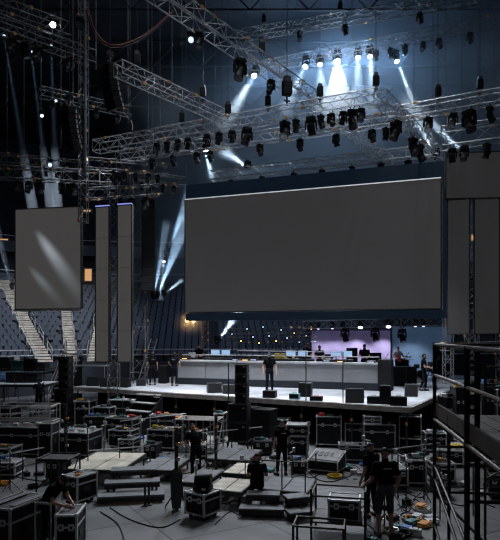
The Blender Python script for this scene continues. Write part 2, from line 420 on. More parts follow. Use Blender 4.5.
# panels with the glow of backstage lit haze put into their colour
for x0,x1,t,b,lab,m in ((312,393,330,372,'lilac backdrop panel standing in for lit haze behind the operators',M['lilac']),(393.4,455,326,374,'blue backdrop panel standing in for lit haze at the right rear of the stage',M['bluehaze'])):
    Y=37.5; a=W(x0,b,Y); c=W(x1,t,Y-1)
    hang_panel('backdrop_haze_panel',lab,(a.x,Y+.4),(c.x,Y-.4),ZS,c.z,m)

# ------------------------------------------------------------------ trusses
def truss(name,label,p0,p1,size=.5,m=None,pitch=None,r=.023,group=None,cat='truss',amber=.3,flat=False):
    p0=Vector(p0); p1=Vector(p1); m=m or M['truss']
    d=p1-p0; L=d.length; q=d.to_track_quat('X','Z').to_matrix()
    root=thing(name,label,cat,p0,0,group); h=size/2; pitch=pitch or size
    cs=[(h,h),(h,-h),(-h,-h),(-h,h)]
    for a,b in cs:
        MB().tube(q@Vector((0,a,b)),q@Vector((L,a,b)),r,6).build('chord',m,root)
    lat=MB(); n=max(2,int(L/pitch)); s=L/n
    for k in range(n):
        x0=k*s; x1=x0+s
        for j in range(4):
            a=cs[j]; b=cs[(j+1)%4]
            if k%2: a,b=b,a
            lat.tube(q@Vector((x0,)+a),q@Vector((x1,)+b),r*.55,5)
        if k%3==0:
            for j in range(4): lat.tube(q@Vector((x0,)+cs[j]),q@Vector((x0,)+cs[(j+1)%4]),r*.6,5)
    lat.build('lacing',m,root)
    rr=random.Random(len(label)); cm_=None
    for k in range(n):
        if rr.random()<amber:
            a=cs[rr.randrange(4)]; pos=q@Vector((k*s+rr.random()*s,)+a)
            if cm_ is None: cm_=MB().box((0,0,0),(.09,.09,.09),q).tube(q@Vector((-.06,0,0)),q@Vector((.06,0,0)),.06,7).build('painted_glint',M['brass'],root,loc=pos)  # amber bits on the chords imitate glints of light by colour
            else: c_=cm_.copy(); COL.objects.link(c_); c_.location=pos
    root['p0']=list(p0); root['p1']=list(p1)
    return root,p0,p1
def tr(name,label,x0,y0,Y0,x1,y1,Y1,**k): return truss(name,label,W(x0,y0,Y0),W(x1,y1,Y1),**k)
T={}
T['diag']=tr('lighting_truss','long diagonal silver truss descending from the top edge to the front ring truss',150,-14,18.6,322,106,27.8,size=.6,pitch=.6,r=.027)
T['ring']=tr('lighting_truss','front truss of the lighting ring, running across above the main screen',96,147,28.4,380,97,22.4,size=.55,pitch=.55,r=.026)
T['ring2']=tr('lighting_truss','inner truss running parallel behind the front ring truss',118,157,30.4,396,119,24.6,size=.5,pitch=.5,r=.023)
T['side']=tr('lighting_truss','right side truss of the lighting ring, running back to the main screen corner',380,97,22.4,438,156,29.6,size=.52,pitch=.52,r=.026)
T['side2']=tr('lighting_truss','short inner cross truss left of the right ring side',338,121,24.8,391,164,30.5,size=.5,pitch=.5)
T['right']=tr('lighting_truss','truss extending right from the lighting ring to the right picture edge',398,114,24.0,520,93,22,size=.5,pitch=.5)
T['back']=tr('lighting_truss','rear truss running just above the top edge of the main screen',212,176,32.6,438,150,28.2,size=.5,pitch=.5)
T['left']=tr('lighting_truss','silver truss sloping down from the nearer line array to the front ring truss',118,68,21,234,122,26.4,size=.5,pitch=.5,r=.026)
T['far']=tr('lighting_truss','far dark truss that carries the row of bright lamps',244,70,42,520,17,34.6,size=.6,pitch=.6,m=M['tdark'],r=.032)
T['top']=tr('lighting_truss','highest far truss crossing the top edge of the picture',236,36,38.5,480,-3,33.6,size=.6,pitch=.6,m=M['tdark'],r=.032)
T['ul']=tr('lighting_truss','dark truss in the upper left corner with a bright lamp',-12,20,21.5,92,58,25.4,size=.55,pitch=.55,m=M['tdark'],r=.026,amber=.6)
T['ul2']=tr('lighting_truss','uppermost dark truss at the left corner of the picture',-12,2,20,66,30,23,size=.5,pitch=.5,m=M['tdark'],amber=.6)
T['lscr']=tr('lighting_truss','cluttered truss above the left screen',-14,172,26.5,112,178,27.5,size=.55,pitch=.55,m=M['tdark'],amber=.8,r=.026)
T['lpan']=tr('lighting_truss','short truss carrying the tall grey panels',88,194,27.2,160,190,28.6,size=.5,pitch=.5,m=M['tdark'],amber=.7)
T['rscr']=tr('lighting_truss','open zigzag truss above the upper right screen',441,139,25.6,522,128,24.8,size=.85,pitch=.95,r=.028,amber=.6)
T['rear']=tr('lighting_truss','low rear truss with white lamps over the lilac backdrop',303,325,36.5,452,321,35,size=.5,pitch=.5,m=M['truss'])  # the lilac backdrop is a panel standing in for lit haze
T['mid']=tr('lighting_truss','dim truss far behind between the lamp row and the ring truss',278,133,36,440,112,31.5,size=.5,pitch=.5,m=M['tdark'])
T['la']=tr('lighting_truss','short dark truss left of the front ring end, above the tall grey panels',84,163,28.8,168,170,30,size=.5,pitch=.5,m=M['tdark'],amber=.9)
T['lb']=tr('lighting_truss','short dark truss just above the left screen truss',0,158,28.5,80,166,29,size=.45,pitch=.45,m=M['tdark'],amber=.8)
T['lc']=tr('lighting_truss','dim truss crossing behind the upper line array',40,92,27.5,130,112,30,size=.45,pitch=.45,m=M['tdark'],amber=.7)
T['ld']=tr('lighting_truss','short truss beside the hanging speaker column top',136,176,29.6,184,182,31.5,size=.45,pitch=.45,m=M['tdark'],amber=.9)
def tower(label,px,Y,z0,z1,size=.5,m=None,amber=.5,nm='truss_tower'):
    p=W(px,300,Y); return truss(nm,label,(p.x,Y,z0),(p.x,Y,z1),size=size,m=m or M['tdark'],amber=amber,group=None,cat='truss tower')
tower('dark truss tower standing between the tall grey panels',113.5,27.9,0.0,12.2)
tower('scaffold tower with amber couplers behind the hanging black speaker column',139,30.5,0.0,13.2,size=.8,amber=.9)  # the amber couplers are painted glints, light imitated by colour
tower('truss tower between the two right hanging panels',472,27.2,0,12.6,m=M['truss'],amber=1)
tower('truss tower at the far right picture edge',503,27.5,0,12.6,amber=1)
tower('dark truss tower left of the upper line array',83.5,25,9.5,19.5,size=.35,nm='hanging_truss')
tower('thin truss tower behind the stage, right of the main screen',448,31,ZS,12.8,size=.45,m=M['truss'])
tower('slim truss tower behind the stage below the warm lamps',205,37,0,5.6,size=.45,amber=.8)

def at_px(key,px):
    _,a,b=T[key]; k=(px-250)/F; den=((b.x-a.x)-k*(b.y-a.y)); t=(k*a.y-a.x)/den; return a+(b-a)*t

# moving head spotlights
mh=thing('spotlight','proto','lamp',(0,0,0))
MB().box((0,0,-.06),(.34,.26,.12)).build('base',M['black'],mh,bevel=.02)
mb=MB(); mb.tube((0,0,0),(-.12,0,.16),.02); mb.tube((0,0,0),(.12,0,.16),.02); mb.build('clamp',M['steel'],mh)
mb=MB(); mb.box((0,0,-.16),(.40,.14,.07)); mb.box((-.19,0,-.30),(.05,.14,.28)); mb.box((.19,0,-.30),(.05,.14,.28)); mb.build('yoke',M['black'],mh,bevel=.015)
hd=MB()
hd.rings([[Vector((r*math.cos(2*PI*i/14),r*math.sin(2*PI*i/14),z)) for i in range(14)] for z,r in ((.16,.07),(.14,.12),(.02,.14),(-.1,.135),(-.22,.155),(-.26,.155))])
hd=hd.build('head',M['black'],mh,loc=(0,0,-.38),smooth=False)
MB().tube((0,0,-.262),(0,0,-.255),.13,14).build('lens',M['lens'],hd)
MHT=tree(mh); MHFIRST=[True]
def head(loc,label,direction=(0,0,-1),rz=0,lens=None,scale=1.0,group='moving head lamps on the trusses'):
    """loc: where the base hangs."""
    loc=Vector(loc)
    if MHFIRST[0]:
        r=mh; r.location=loc; r['label']=label; r['group']=group; out=[c for c in [x for x,_ in MHT]]+[c for x,s in MHT for c,_ in s]; MHFIRST[0]=False
        r.rotation_euler=(0,0,rz)
    else: r,out=copy_thing(mh,MHT,loc,rz,label,group)
    r.scale=(scale,)*3
    d=Matrix.Rotation(-rz,3,'Z')@Vector(direction).normalized()
    for c in out:
        if c.name.startswith('head'): c.rotation_euler=d.to_track_quat('-Z','Y').to_euler()
        if c.name.startswith('lens') and lens:
            me=c.data.copy(); me.materials.clear(); me.materials.append(M[lens]); c.data=me
    return r
def lens_pos(loc,d,scale=1.0): return Vector(loc)+Vector((0,0,-.38*scale))+Vector(d).normalized()*.30*scale
rnd=random.Random(3)
def row(key,pxs,what,drop=.31,scale=1.2,lens=None,big=()):
    pxs=sorted(pxs)
    for i,px in enumerate(pxs):
        p=at_px(key,px)-Vector((0,0,drop))
        d=(rnd.uniform(-.5,.5),rnd.uniform(-.6,.3),-1)
        lab='moving head lamp under %s, %s from its left'%(what,ORD[i])
        head(p,lab,d,rnd.uniform(-1,1),lens=lens if (lens and i%2==0) else None,scale=scale*(1.45 if px in big else 1))
row('ring',[157,167,178,188,207,219,232,247,285,296,311,321,331,343,352,361],'the front ring truss',.34,.82,big=(247,285,352,311))
row('ring2',[152,173,197,210,260,300,336,372,386],'the inner parallel truss',.34,.85)
row('side',[396,413,420],'the right side truss of the ring',.36,1.25)
row('right',[428,453,469,490],'the right-hand extension truss',.36,.95,big=(469,))
row('back',[231,262,294,322,352,381,408],'the rear truss over the main screen',.36,.9)
row('far',[376,390,405,423,439,470],'the far dark lamp truss',.42,1.0)
row('diag',[199,240,271],'the long diagonal truss',.42,.9,big=(240,))
row('lscr',[18,29,41,62,74],'the truss above the left screen',.36,.85)
row('rscr',[452,464,487],'the zigzag truss at right',.5,1.0)
row('ul',[12,26,38,70],'the dark upper left truss',.36,.95)
row('top',[262,300,345,420],'the highest far truss',.42,1.0)
row('lpan',[104,120,132,146],'the tall panels short truss',.34,1.0,'lampdim')

row('la',[92,101,112,124,136,148,158],'the short dark truss left of the ring',.3,.7)
row('lb',[8,20,33,46,58,70],'the upper left screen truss',.3,.65)
row('lc',[52,66,96,118],'the dim truss behind the array',.3,.7)
row('ld',[142,152,163,174],'the speaker column truss',.3,.65)
# hoists and cables
ho=thing('chain_hoist','proto','hoist')
MB().box((0,0,.30),(.30,.24,.46)).build('motor_body',M['black'],ho,bevel=.03)
mb=MB().tube((0,0,-.25),(0,0,.08),.03); mb.tube((-.1,0,-.1),(.1,0,-.1),.03); mb.build('hook',M['steel'],ho)
MB().box((.0,.0,.60),(.2,.16,.14)).build('chain_guide',M['steel'],ho)
MB().tube((0,0,0),(0,0,12.4),.014,5).build('chain',M['steel'],ho,loc=(0,0,.6))
HOT=tree(ho); HF=[True]
def hoist(key,px,what,i,scale=1.0):
    p=at_px(key,px)+Vector((0,0,.5*scale)); lab='black chain hoist with hanging chain above %s, %s from its left'%(what,ORD[i])
    if HF[0]: ho.location=p; ho['label']=lab; ho['group']='chain hoists over the trusses'; r=ho; HF[0]=False
    else: r,_=copy_thing(ho,HOT,p,rnd.uniform(-.5,.5),lab,'chain hoists over the trusses')
    r.scale=(scale,scale,scale)
    for c in bpy.data.objects:
        if c.parent==r and c.name.startswith('chain') and not c.name.startswith('chain_'): c.location.z=.6; c.scale.z=max(.05,(28.9-p.z)/scale-.6)/12.4
for i,px in enumerate((130,182,228,268,287,320,376)): hoist('ring',px,'the front ring truss',i,1.35 if px in (287,) else .85)
for i,px in enumerate((202,262)): hoist('diag',px,'the long diagonal truss',i,.9)
for i,px in enumerate((137,203)): hoist('left',px,'the sloping silver truss',i,.85)
for i,px in enumerate((438,480)): hoist('right',px,'the right-hand extension truss',i,.8)
for i,px in enumerate((264,340)): hoist('top',px,'the highest far truss',i,1.0)
cabs=[(61,40,150,25),(41,90,175,26),(73,60,130,24),(96,0,70,23),(110,0,66,22.2),(148,40,150,27),(160,60,160,29),(172,0,95,25),(215,30,110,28),(222,10,150,33),(297,0,70,30),(352,5,55,37),(414,40,160,29),(433,20,150,29),(446,0,150,27),(462,0,140,26),(478,0,130,26),(494,0,95,24),(408,0,40,35),(246,60,140,30),(128,80,200,28),(152,100,195,30),(24,60,170,27),(7,30,170,27),(186,60,185,34)]
for i,(px,y0,y1,Y) in enumerate(cabs):
    a=W(px,y1,Y); 
    o=MB().tube((0,0,0),(0,0,28.9-a.z),.013,5).build('hanging_cable',M['tdark']); o.location=a
    tag(o,'thin dark rigging cable hanging from the roof, %s counted from the left'%ORD[sorted(c[0] for c in cabs).index(px)],'cable','rigging cables from the roof')
def cat_curve(pts,n=24):
    pts=[Vector(p) for p in pts]; out=[]
    for i in range(len(pts)-1):
        p0=pts[max(i-1,0)];p1=pts[i];p2=pts[i+1];p3=pts[min(i+2,len(pts)-1)]
        for k in range(n//(len(pts)-1)):
            t=k/(n//(len(pts)-1)); out.append(.5*((2*p1)+(p2-p0)*t+(2*p0-5*p1+4*p2-p3)*t*t+(3*p1-p0-3*p2+p3)*t**3))
    out.append(pts[-1]); return out
o=MB().poly(cat_curve([W(88,8,24),W(96,32,24),W(113,45.5,24),W(143,36,24.4),W(172,12,25)]),.035,6).build('swagged_cable',M['darkred']); tag(o,'red and black cable swagged between trusses above the line array','cable')
o=MB().poly(cat_curve([W(86,10,24.2),W(95,35,24.2),W(113,48.5,24.2),W(143,39,24.6),W(176,10,25.2)]),.04,6).build('swagged_cable',M['black']); tag(o,'black cable sagging just below the red swagged cable','cable')
pp=W(85,175,24.5); o=MB().tube((0,0,0),(0,0,14.5),.06,8).build('hanging_pole',M['tdark']); o.location=pp; tag(o,'long vertical dark pole dropping past the line arrays on the left','pole')

# line arrays
def line_array(label,px,ptop,pbot,Y,n,wm,curve,rz=.25,straight=False):
    top=W(px,ptop,Y); H=(pbot-ptop)*Y/F
    root=thing('hanging_line_array',label,'speaker array',top,rz)
    fr=MB(); fr.box((0,0,.06),(wm*.9,.6,.06)); fr.tube((0,0,.06),(0,0,.5),.04); fr.box((0,0,.5),(.2,.2,.2)); fr.build('flying_frame',M['steel'],root)
    h=H/n; y=0; z=0; a=0
    ch=MB().tube((0,0,.5),(0,0,28.8-top.z),.014,5); ch.build('chain',M['steel'],root)
    for k in range(n):
        R=Matrix.Rotation(a,3,'X'); c=Vector((0,y,z))+R@Vector((0,0,-h/2))
        mb=MB(); pr=[(-.24,-.5*h),(.24,-.34*h),(.24,.34*h),(-.24,.5*h)]
        vs=[c+R@Vector((sx*wm/2,py,pz)) for sx in (-1,1) for py,pz in pr]
        mb.add(vs,[(3,2,1,0),(4,5,6,7)]+[(i,(i+1)%4,4+(i+1)%4,4+i) for i in range(4)])
        cab=mb.build('cabinet',M['black'],root,bevel=.012)
        MB().box(c+R@Vector((0,-.245,0)),(wm*.92,.02,h*.84),R).build('grille',M['grille'],cab)
        for sx in (-1,1): MB().box(c+R@Vector((sx*(wm/2+.008),.12,0)),(.012,.06,h*.7),R).build('rigging_plate',M['alu'],cab)
        st=R@Vector((0,0,-h)); y+=st.y; z+=st.z; a+=curve
line_array('black curved line array speaker stack hanging at the left end of the sloping silver truss',110,67,108,22,8,.62,.055,-.75)
line_array('black curved line array speaker stack hanging lower left, above the left screen',69.5,110,150,23,8,.60,.05,-.7)
line_array('tall straight black speaker column hanging left of the main screen',148,201,291,30,12,.72,0,.2)

# lit lamps
BEAMK=2.5
def lit(loc,target,label,lens='lampw',scale=1.5,power=0,deg=12,col=(.7,.85,1),beam=None,dens=None,pt=0):
    loc=Vector(loc); d=(Vector(target)-loc).normalized()
    base=loc-d*.30*scale+Vector((0,0,.38*scale))
    h=head(base,label,d,math.atan2(d.y,d.x)+PI/2,lens=lens,scale=scale,group='lit show lamps')
    if power: spot(loc+d*.05,target,power*(BEAMK if beam else 1),deg,col,.5,.06)
    if pt: point(loc+d*.3,pt,col,.15)
    if beam:
        L=(Vector(target)-loc).length*beam; r1=.13*scale+L*math.tan(math.radians(deg/2))*1.02
        n=20; q=d.to_track_quat('Z','Y').to_matrix()
        rings=[]
        for k in range(2):
            r=(.13*scale,r1)[k]; c=loc+d*(.04+(L-.04)*k); rings.append([c+q@Vector((r*math.cos(2*PI*i/n),r*math.sin(2*PI*i/n),0)) for i in range(n)])
        o=MB().rings(rings).build('light_beam',M['beam'])
        tag(o,('warm' if col[0]>.9 else 'pale')+' light beam of the '+label,'light beam',kind='stuff')
    return h
FARY=40.
def fp(px,dy=0): p=at_px('far',px); return p-Vector((0,.5,.75-dy))
# lamp row on the far truss
lit(W(254,76,41),W(222,128,37),'lamp at the left end of the far lamp row',power=9000,deg=7,beam=1.0,scale=1.4)
lit(W(305,67,39.5),W(283,112,36),'dimmer lamp second in the far lamp row','lampb',power=7000,deg=8,beam=1.0,scale=1.4)
lit(W(320,65,39.3),W(322,112,36),'lamp just left of the brightest lamp','lampw',power=2500,deg=10,beam=1.0,scale=1.2)
lit(W(337.5,62,39),W(338,120,34),'brightest white lamp in the far lamp row','lampstar',power=900,deg=15,beam=1.0,scale=1.5,pt=0)
lit(W(358,58,38.6),W(357,112,35),'lamp just right of the brightest lamp','lampw',power=2500,deg=9,beam=1.0,scale=1.2)
lit(W(370,57,38.2),W(374,112,35),'lamp beside the far lamps, under the hanging black box','lampb',power=5000,deg=9,beam=1.0,scale=1.3)
lit(W(397,62,37.6),W(436,158,34),'lamp throwing the long beam down right of the main screen','lampb',power=9000,deg=6,beam=1.0,scale=1.3)
lit(W(434,153,31),W(404,98,35),'lamp behind the upper right screen shining up left','lampw',power=6000,deg=7,beam=1.0,scale=1.2)
lit(W(462,151,27.5),W(424,116,31),'white lamp on top of the upper right screen','lampw',power=5000,deg=8,beam=1.0,scale=1.0)
lit(W(246,166,34),W(222,150,37),'lamp over the top left corner of the main screen','lampb',power=3500,deg=12,beam=1.0,scale=1.0)
lit(W(206,152,33),W(212,178,33),'lamp under the left end of the inner truss','lampw',power=2500,deg=16,beam=1.0,scale=1.2)
lit(W(154.5,293,39),W(165,236,40.5),'left lamp at the foot of the hanging speaker column',lens='lampb',power=9000,deg=10,beam=1.25,scale=1.0,col=(.5,.74,1))
lit(W(158.5,293,39),W(182,232,40.5),'second lamp at the foot of the hanging speaker column',lens='lampb',power=9000,deg=12,beam=1.25,scale=1.0,col=(.5,.74,1))
lit(W(169,247,41),W(192,188,41),'upward lamp on the ledge behind the hanging speaker column','lampb',power=5000,deg=14,beam=1.0,scale=.8,col=(.5,.74,1))
lit(W(166,293,38.5),W(182,280,39.5),'low white lamp right of the speaker column foot',power=1800,deg=12,beam=1.0,scale=.8)
lit(W(164,262,40),W(160,300,39.6),'small white lamp under the ledge by the speaker column',power=900,deg=12,beam=1.0,scale=.8,col=(.6,.8,1))
lit(W(220,338,41),W(236,316,42),'white floor lamp shining up behind the white counter',power=6000,deg=17,beam=1.25,scale=1.2)
lit(W(53,25,22.6),W(58,70,18),'bright white lamp on the dark upper left truss',lens='lampw',power=300,deg=40,scale=.85)
lit(W(42,116,25.5),W(50,135,24.6),'small pale lamp above the left screen truss',lens='lampb',power=0,scale=.5)
lit(W(56,101,25.5),W(56,140,24),'tiny blue lamp left of the lower line array',lens='lampdim',power=0,scale=.5)
lit(W(50,165,26),W(50,172,24),'blue white lamp over the middle of the left screen',lens='lampdim',power=0,scale=.7)
lit(W(80,26,24),W(84,40,20),'angled pale lamp under the diagonal truss, upper left',lens='lens',power=0,scale=1.0)
lit(W(191,40,23),W(195,55,20),'angled pale floodlight hanging left of the diagonal truss',lens='lampdim',power=0,scale=.9)
for i,(x0,y0,x1,y1,dg) in enumerate(((4,36,26,168,2.2),(31,52,46,172,2.2),(51,46,56,175,2.4))):
    lit(W(x0,y0,36),W(x1,y1,35),'%s thin beam lamp of three above the left screen'%('left','middle','right')[i],lens='lampdim',power=2000,deg=dg,beam=1.3,scale=.8,col=(.40,.66,1))
lit(W(11,284,36),W(-8,212,36),'lamp at the left edge shining up beside the left screen','lampb',power=7000,deg=5,beam=1.0,scale=.8,col=(.5,.74,1))
for i,px in enumerate((187,193.5)):
    lit(W(px,320.5,37),(W(px,320.5,37)*.9+Vector((0,0,CZ*.1-.5))),'%s warm orange lamp under the main screen corner'%('left','right')[i],lens='lampwarm',scale=1.0,col=(1,.50,.17),pt=30,power=45,deg=70,beam=.3)
for i,px in enumerate((318,332,342,360,388,415,423)):
    p=at_px('rear',px)-Vector((0,.1,.30)); lit(p,p+Vector((-.1,-.35,-.6)),'white lamp hanging under the low rear truss, %s from its left'%ORD[i],lens='lamplilacb' if px in (360,388) else 'lamplilac',scale=1.2 if px in (360,388) else .7); spot(p+Vector((0,.3,-.3)),p+Vector((0,1.5,-2.2)),(270 if px in (360,388) else 110),84,(.80,.74,1) if px<395 else (.62,.78,1),.8,.1)
for i,(px,py) in enumerate(((345,336),(375,336),(402,337))):
    head(W(px,py-8,35.2),'black moving head hanging in front of the lilac backdrop, %s from its left'%ORD[i],(0.2,-.4,-1),0,scale=1.3)

# haze body behind the lamp row
a=Vector(T['far'][1]); b=Vector(T['far'][2]); d=(b-a).normalized(); nrmv=Vector((-d.y,d.x,0)); nrmv=nrmv if nrmv.y>0 else -nrmv
hz=MB().box((0,0,0),(36,9,17)); hzo=hz.build('haze',M['haze']); hzo.location=(a+b)/2+nrmv*4.8+Vector((-3,0,-6.5)); hzo.rotation_euler=(0,0,math.atan2(d.y,d.x))
tag(hzo,'blue lit haze hanging in the air behind the far lamp row','haze',kind='stuff')
#LIGHTS_MARK
# ------------------------------------------------------------------ road cases and gear
def flight_case(name,label,loc,w,d,h,rz=0,casters=True,body='case',top='lid',group=None,latches=2,lidfrac=.3,cat='flight case',trim=None):
    trim=trim or ('alu' if len(label)%3==0 else 'dulltrim')
    root=thing(name,label,cat,loc,rz,group); z0=.13 if casters else .0; H=h-z0; zl=z0+H*(1-lidfrac); e=.022
    MB().box((0,0,z0+H*(1-lidfrac)/2),(w,d,H*(1-lidfrac)-.008)).build('body',M[body],root,bevel=.006)
    lid=MB().box((0,0,zl+H*lidfrac/2),(w,d,H*lidfrac-.004)).build('lid',M[body],root,bevel=.006)
    MB().box((0,0,h+.002),(w-.06,d-.06,.006)).build('top_sheet',M[top],lid)
    tm=MB()
    for sx in (-1,1):
        for sy in (-1,1): tm.box((sx*w/2,sy*d/2,z0+H/2),(e*2,e*2,H))
    for z in (z0,h):
        for s in (-1,1): tm.box((0,s*d/2,z),(w,e*1.8,e*1.8)); tm.box((s*w/2,0,z),(e*1.8,d,e*1.8))
    for s in (-1,1): tm.box((0,s*(d/2+.003),zl),(w,.012,.04)); tm.box((s*(w/2+.003),0,zl),(.012,d,.04))
    for sx in (-1,1):
        for sy in (-1,1):
            for z in (z0,h): tm.ell((sx*w/2,sy*d/2,z),(.045,.045,.045),n=8,m=5)
    tm.build('edge_trim',M[trim],root)
    for k in range(latches):
        x=(k-(latches-1)/2)*w/(latches+.0)
        lt=MB().box((x,-d/2-.008,zl),(.11,.014,.13)).build('latch',M['alu'],root); MB().box((x,-d/2-.02,zl),(.05,.016,.05)).build('twist_key',M['steel'],lt)
    for sx in (-1,1):
        hp=MB().box((sx*(w/2+.006),0,z0+H*.45),(.012,min(.22,d*.5),.14)).build('handle',M['steel'],root); 
    if casters:
        for sx in (-1,1):
            for sy in (-1,1):
                x=sx*(w/2-.09); y=sy*(d/2-.09)
                c=MB().tube((x-.02,y,.055),(x+.02,y,.055),.055,10).box((x,y,.115),(.08,.08,.025)).box((x-.03,y,.09),(.008,.05,.06)).box((x+.03,y,.09),(.008,.05,.06)).build('caster',M['rubber'],root)
    return root
def case_px(label,x0,x1,yt,yb,d=.6,rz=0,z=0,**k):
    p=onz((x0+x1)/2,yb,z); Y=p.y; w=(x1-x0)*Y/F
    w=max(.3,(w-d*abs(math.sin(rz)))/max(.5,math.cos(rz))); h=(yb-yt)*Y/F
    c=Vector((p.x,p.y+d/2*math.cos(rz)+w/2*abs(math.sin(rz)),z))
    flight_case(k.pop('name','flight_case'),label,c,w,d,h,rz,**k); return c,w,d,h
G1='flight cases along the stage front'
FC={}
FC['a']=case_px('black flight case with silver edges just left of the standing floor technician',263,289,420,444,.6,-.25,group=G1)
FC['b']=case_px('black square flight case right of the standing floor technician, a pale case on its lid',289,313,441,465,.75,-.15,latches=2,group=G1)
FC['c']=case_px('tallest black flight case at the stage front, loose tools on its lid',317,343,417,448,.6,-.12,group=G1)
FC['d']=case_px('black flight case under the stage edge, second right of the tallest one',346,369,424,448,.6,-.2,group=G1)
FC['e']=case_px('low wide flight case on the floor in front of the stage cases',340,371,446,464,.55,-.12,group=G1,lidfrac=.2)
FC['f']=case_px('wide flight case behind the two technicians at the right, a rack unit on its lid',369,401,425,453,.65,-.1,group=G1)
FC['g']=case_px('flight case at the right end of the stage front row, beside the silver frame',392,408,419,448,.6,-.1,group=G1)
c,w,d,h=FC['b']; flight_case('flight_case','pale topped shallow case stacked on the square case beside the floor technician',(c.x,c.y,h+.03),w*1.08,d,.36,-.15,casters=False,top='paletop',group=G1,lidfrac=.5)
c,w,d,h=FC['f']; flight_case('rack_unit','silver rack unit standing on the wide case behind the two technicians',(c.x-.25,c.y,h+.03),.62,.45,.26,-.1,casters=False,body='case_grey',latches=1,cat='rack unit',lidfrac=.5)
# sloped console case
p=onz(329,475); root=thing('console_case','desk case with a sloping pale lid, on the floor before the low wide case','flight case',(p.x,p.y+.5,0),-.45)
w=1.0; MB().prism([(-.45,.12),(.45,.12),(.45,.62),(-.45,.42)],-w/2,w/2).build('body',M['case'],root,bevel=.01)
R=Matrix.Rotation(math.atan2(.2,.9),3,'X'); MB().box((0,0,.545),(w-.06,.86,.03),R).build('sloping_lid',M['paletop'],root)
tm=MB()
for sx in (-1,1):
    tm.tube((sx*w/2,-.45,.42),(sx*w/2,.45,.62),.022); tm.tube((sx*w/2,-.45,.12),(sx*w/2,-.45,.42),.022); tm.tube((sx*w/2,.45,.12),(sx*w/2,.45,.62),.022); tm.tube((sx*w/2,-.45,.12),(sx*w/2,.45,.12),.022)
for y,z in ((-.45,.42),(.45,.62),(-.45,.12)): tm.tube((-w/2,y,z),(w/2,y,z),.022)
tm.build('edge_trim',M['alu'],root)
for k in range(5): MB().box((-.36+k*.18,-.05+.02*k,.572-.005*k+.004),(.12,.3,.012),R).build('cover_strap',M['lid'],root)
for sx in (-1,1):
    for sy in (-1,1): MB().tube((sx*.4-.02,sy*.35,.06),(sx*.4+.02,sy*.35,.06),.06,10).build('caster',M['rubber'],root)
# foreground and left cases
G2='flight cases on the open floor'
FC['h']=case_px('cube flight case on the floor near the bottom, a lamp head on its lid',184,219,496,522,.62,-.62,group=G2)
FC['i']=case_px('square flight case beside the bending technician, lower left',67,98,479,508,.7,-.5,group=G2,top='paletop')
FC['j']=case_px('long worktop height case at the left picture edge, tools strewn on top',-14,33,448,469,.8,-.12,group=G2,latches=3)
FC['k']=case_px('long black case at the left edge, in the second row from the floor',-20,43,428,458,.9,-.12,group=G2,latches=3)
FC['m']=case_px('grey topped broad case left of the wooden decks',58,100,433,458,1.1,-.2,group=G2,top='paletop')
FC['n']=case_px('black case in front of the left speaker tower',100,130,436,456,.7,-.3,group=G2)
FC['o']=case_px('black case with a pale lid in the clutter left of the stage steps',113,141,401,430,.7,-.2,group=G2,top='paletop')
FC['p']=case_px('black case with strewn coloured tools, in front of the pale lidded case',112,146,421,446,.8,-.25,group=G2)
FC['q']=case_px('black flight case under the stage at far left, right of the left speaker tower',74,92,402,428,.7,-.2,group=G2)
FC['r']=case_px('low black flight case between the clutter and the tubular frame',146,178,431,452,.8,-.25,group=G2,top='case_grey')
FC['s']=case_px('small black case behind the tubular frame left of the stage steps',92,112,408,432,.6,-.2,group=G2)
FC['t']=case_px('tall narrow case standing just left of the left speaker tower',38,53,424,462,.6,-.1,group=G2)
FC['u']=case_px('black rack case behind the foreground scaffold, with a silver right edge',408,431,461,488,.7,-.2,group=G2)
FC['v']=case_px('large trunk case at the bottom left corner, nearer the picture edge',-20,33,512,566,1.1,-.35,group=G2,latches=2)
FC['w']=case_px('trunk case at the bottom edge just under the bending technician',54,76,516,562,.7,.05,group='trunk cases at the bottom edge')
FC['z']=case_px('pale topped low case on the floor beyond the foreground scaffold',440,470,452,468,.8,-.3,group=G2,top='paletop')
FC['aa']=case_px('dark case on the floor at the right edge beyond the scaffold',470,502,440,470,.8,-.3,group=G2)
c,w,d,h=FC['v']
for k in range(2):
    o=MB().box((0,0,0),(.16,1.0,.012)).build('webbing_strap',M['greyboard']); o.location=(c.x-.15+k*.42,c.y,h+.035); o.rotation_euler=(0,0,-.35); tag(o,'grey strap lying across the lid of the corner trunk, %s'%('left one' if k==0 else 'right one'),'strap')
# rounded tube trolley handle
p=onz(45,556,0); root=thing('tube_trolley','zinc tube trolley with a rounded push handle beside the bottom left trunk','trolley',(p.x,p.y-.1,0),-.2); root.scale=(.5,1,1)
MB().poly(cat_curve([(-.35,0,.1),(-.35,0,1.0),(-.3,0,1.08),(.25,0,1.08),(.33,0,1.0),(.33,0,.1)],40),.028,8).build('push_handle',M['zinc'],root)
MB().box((0,-.3,.14),(.75,.7,.04)).build('platform',M['dboard'],root)
for sx in (-1,1):
    for sy in (-.55,-.05): MB().tube((sx*.3-.02,sy,.06),(sx*.3+.02,sy,.06),.06,10).build('caster',M['rubber'],root)
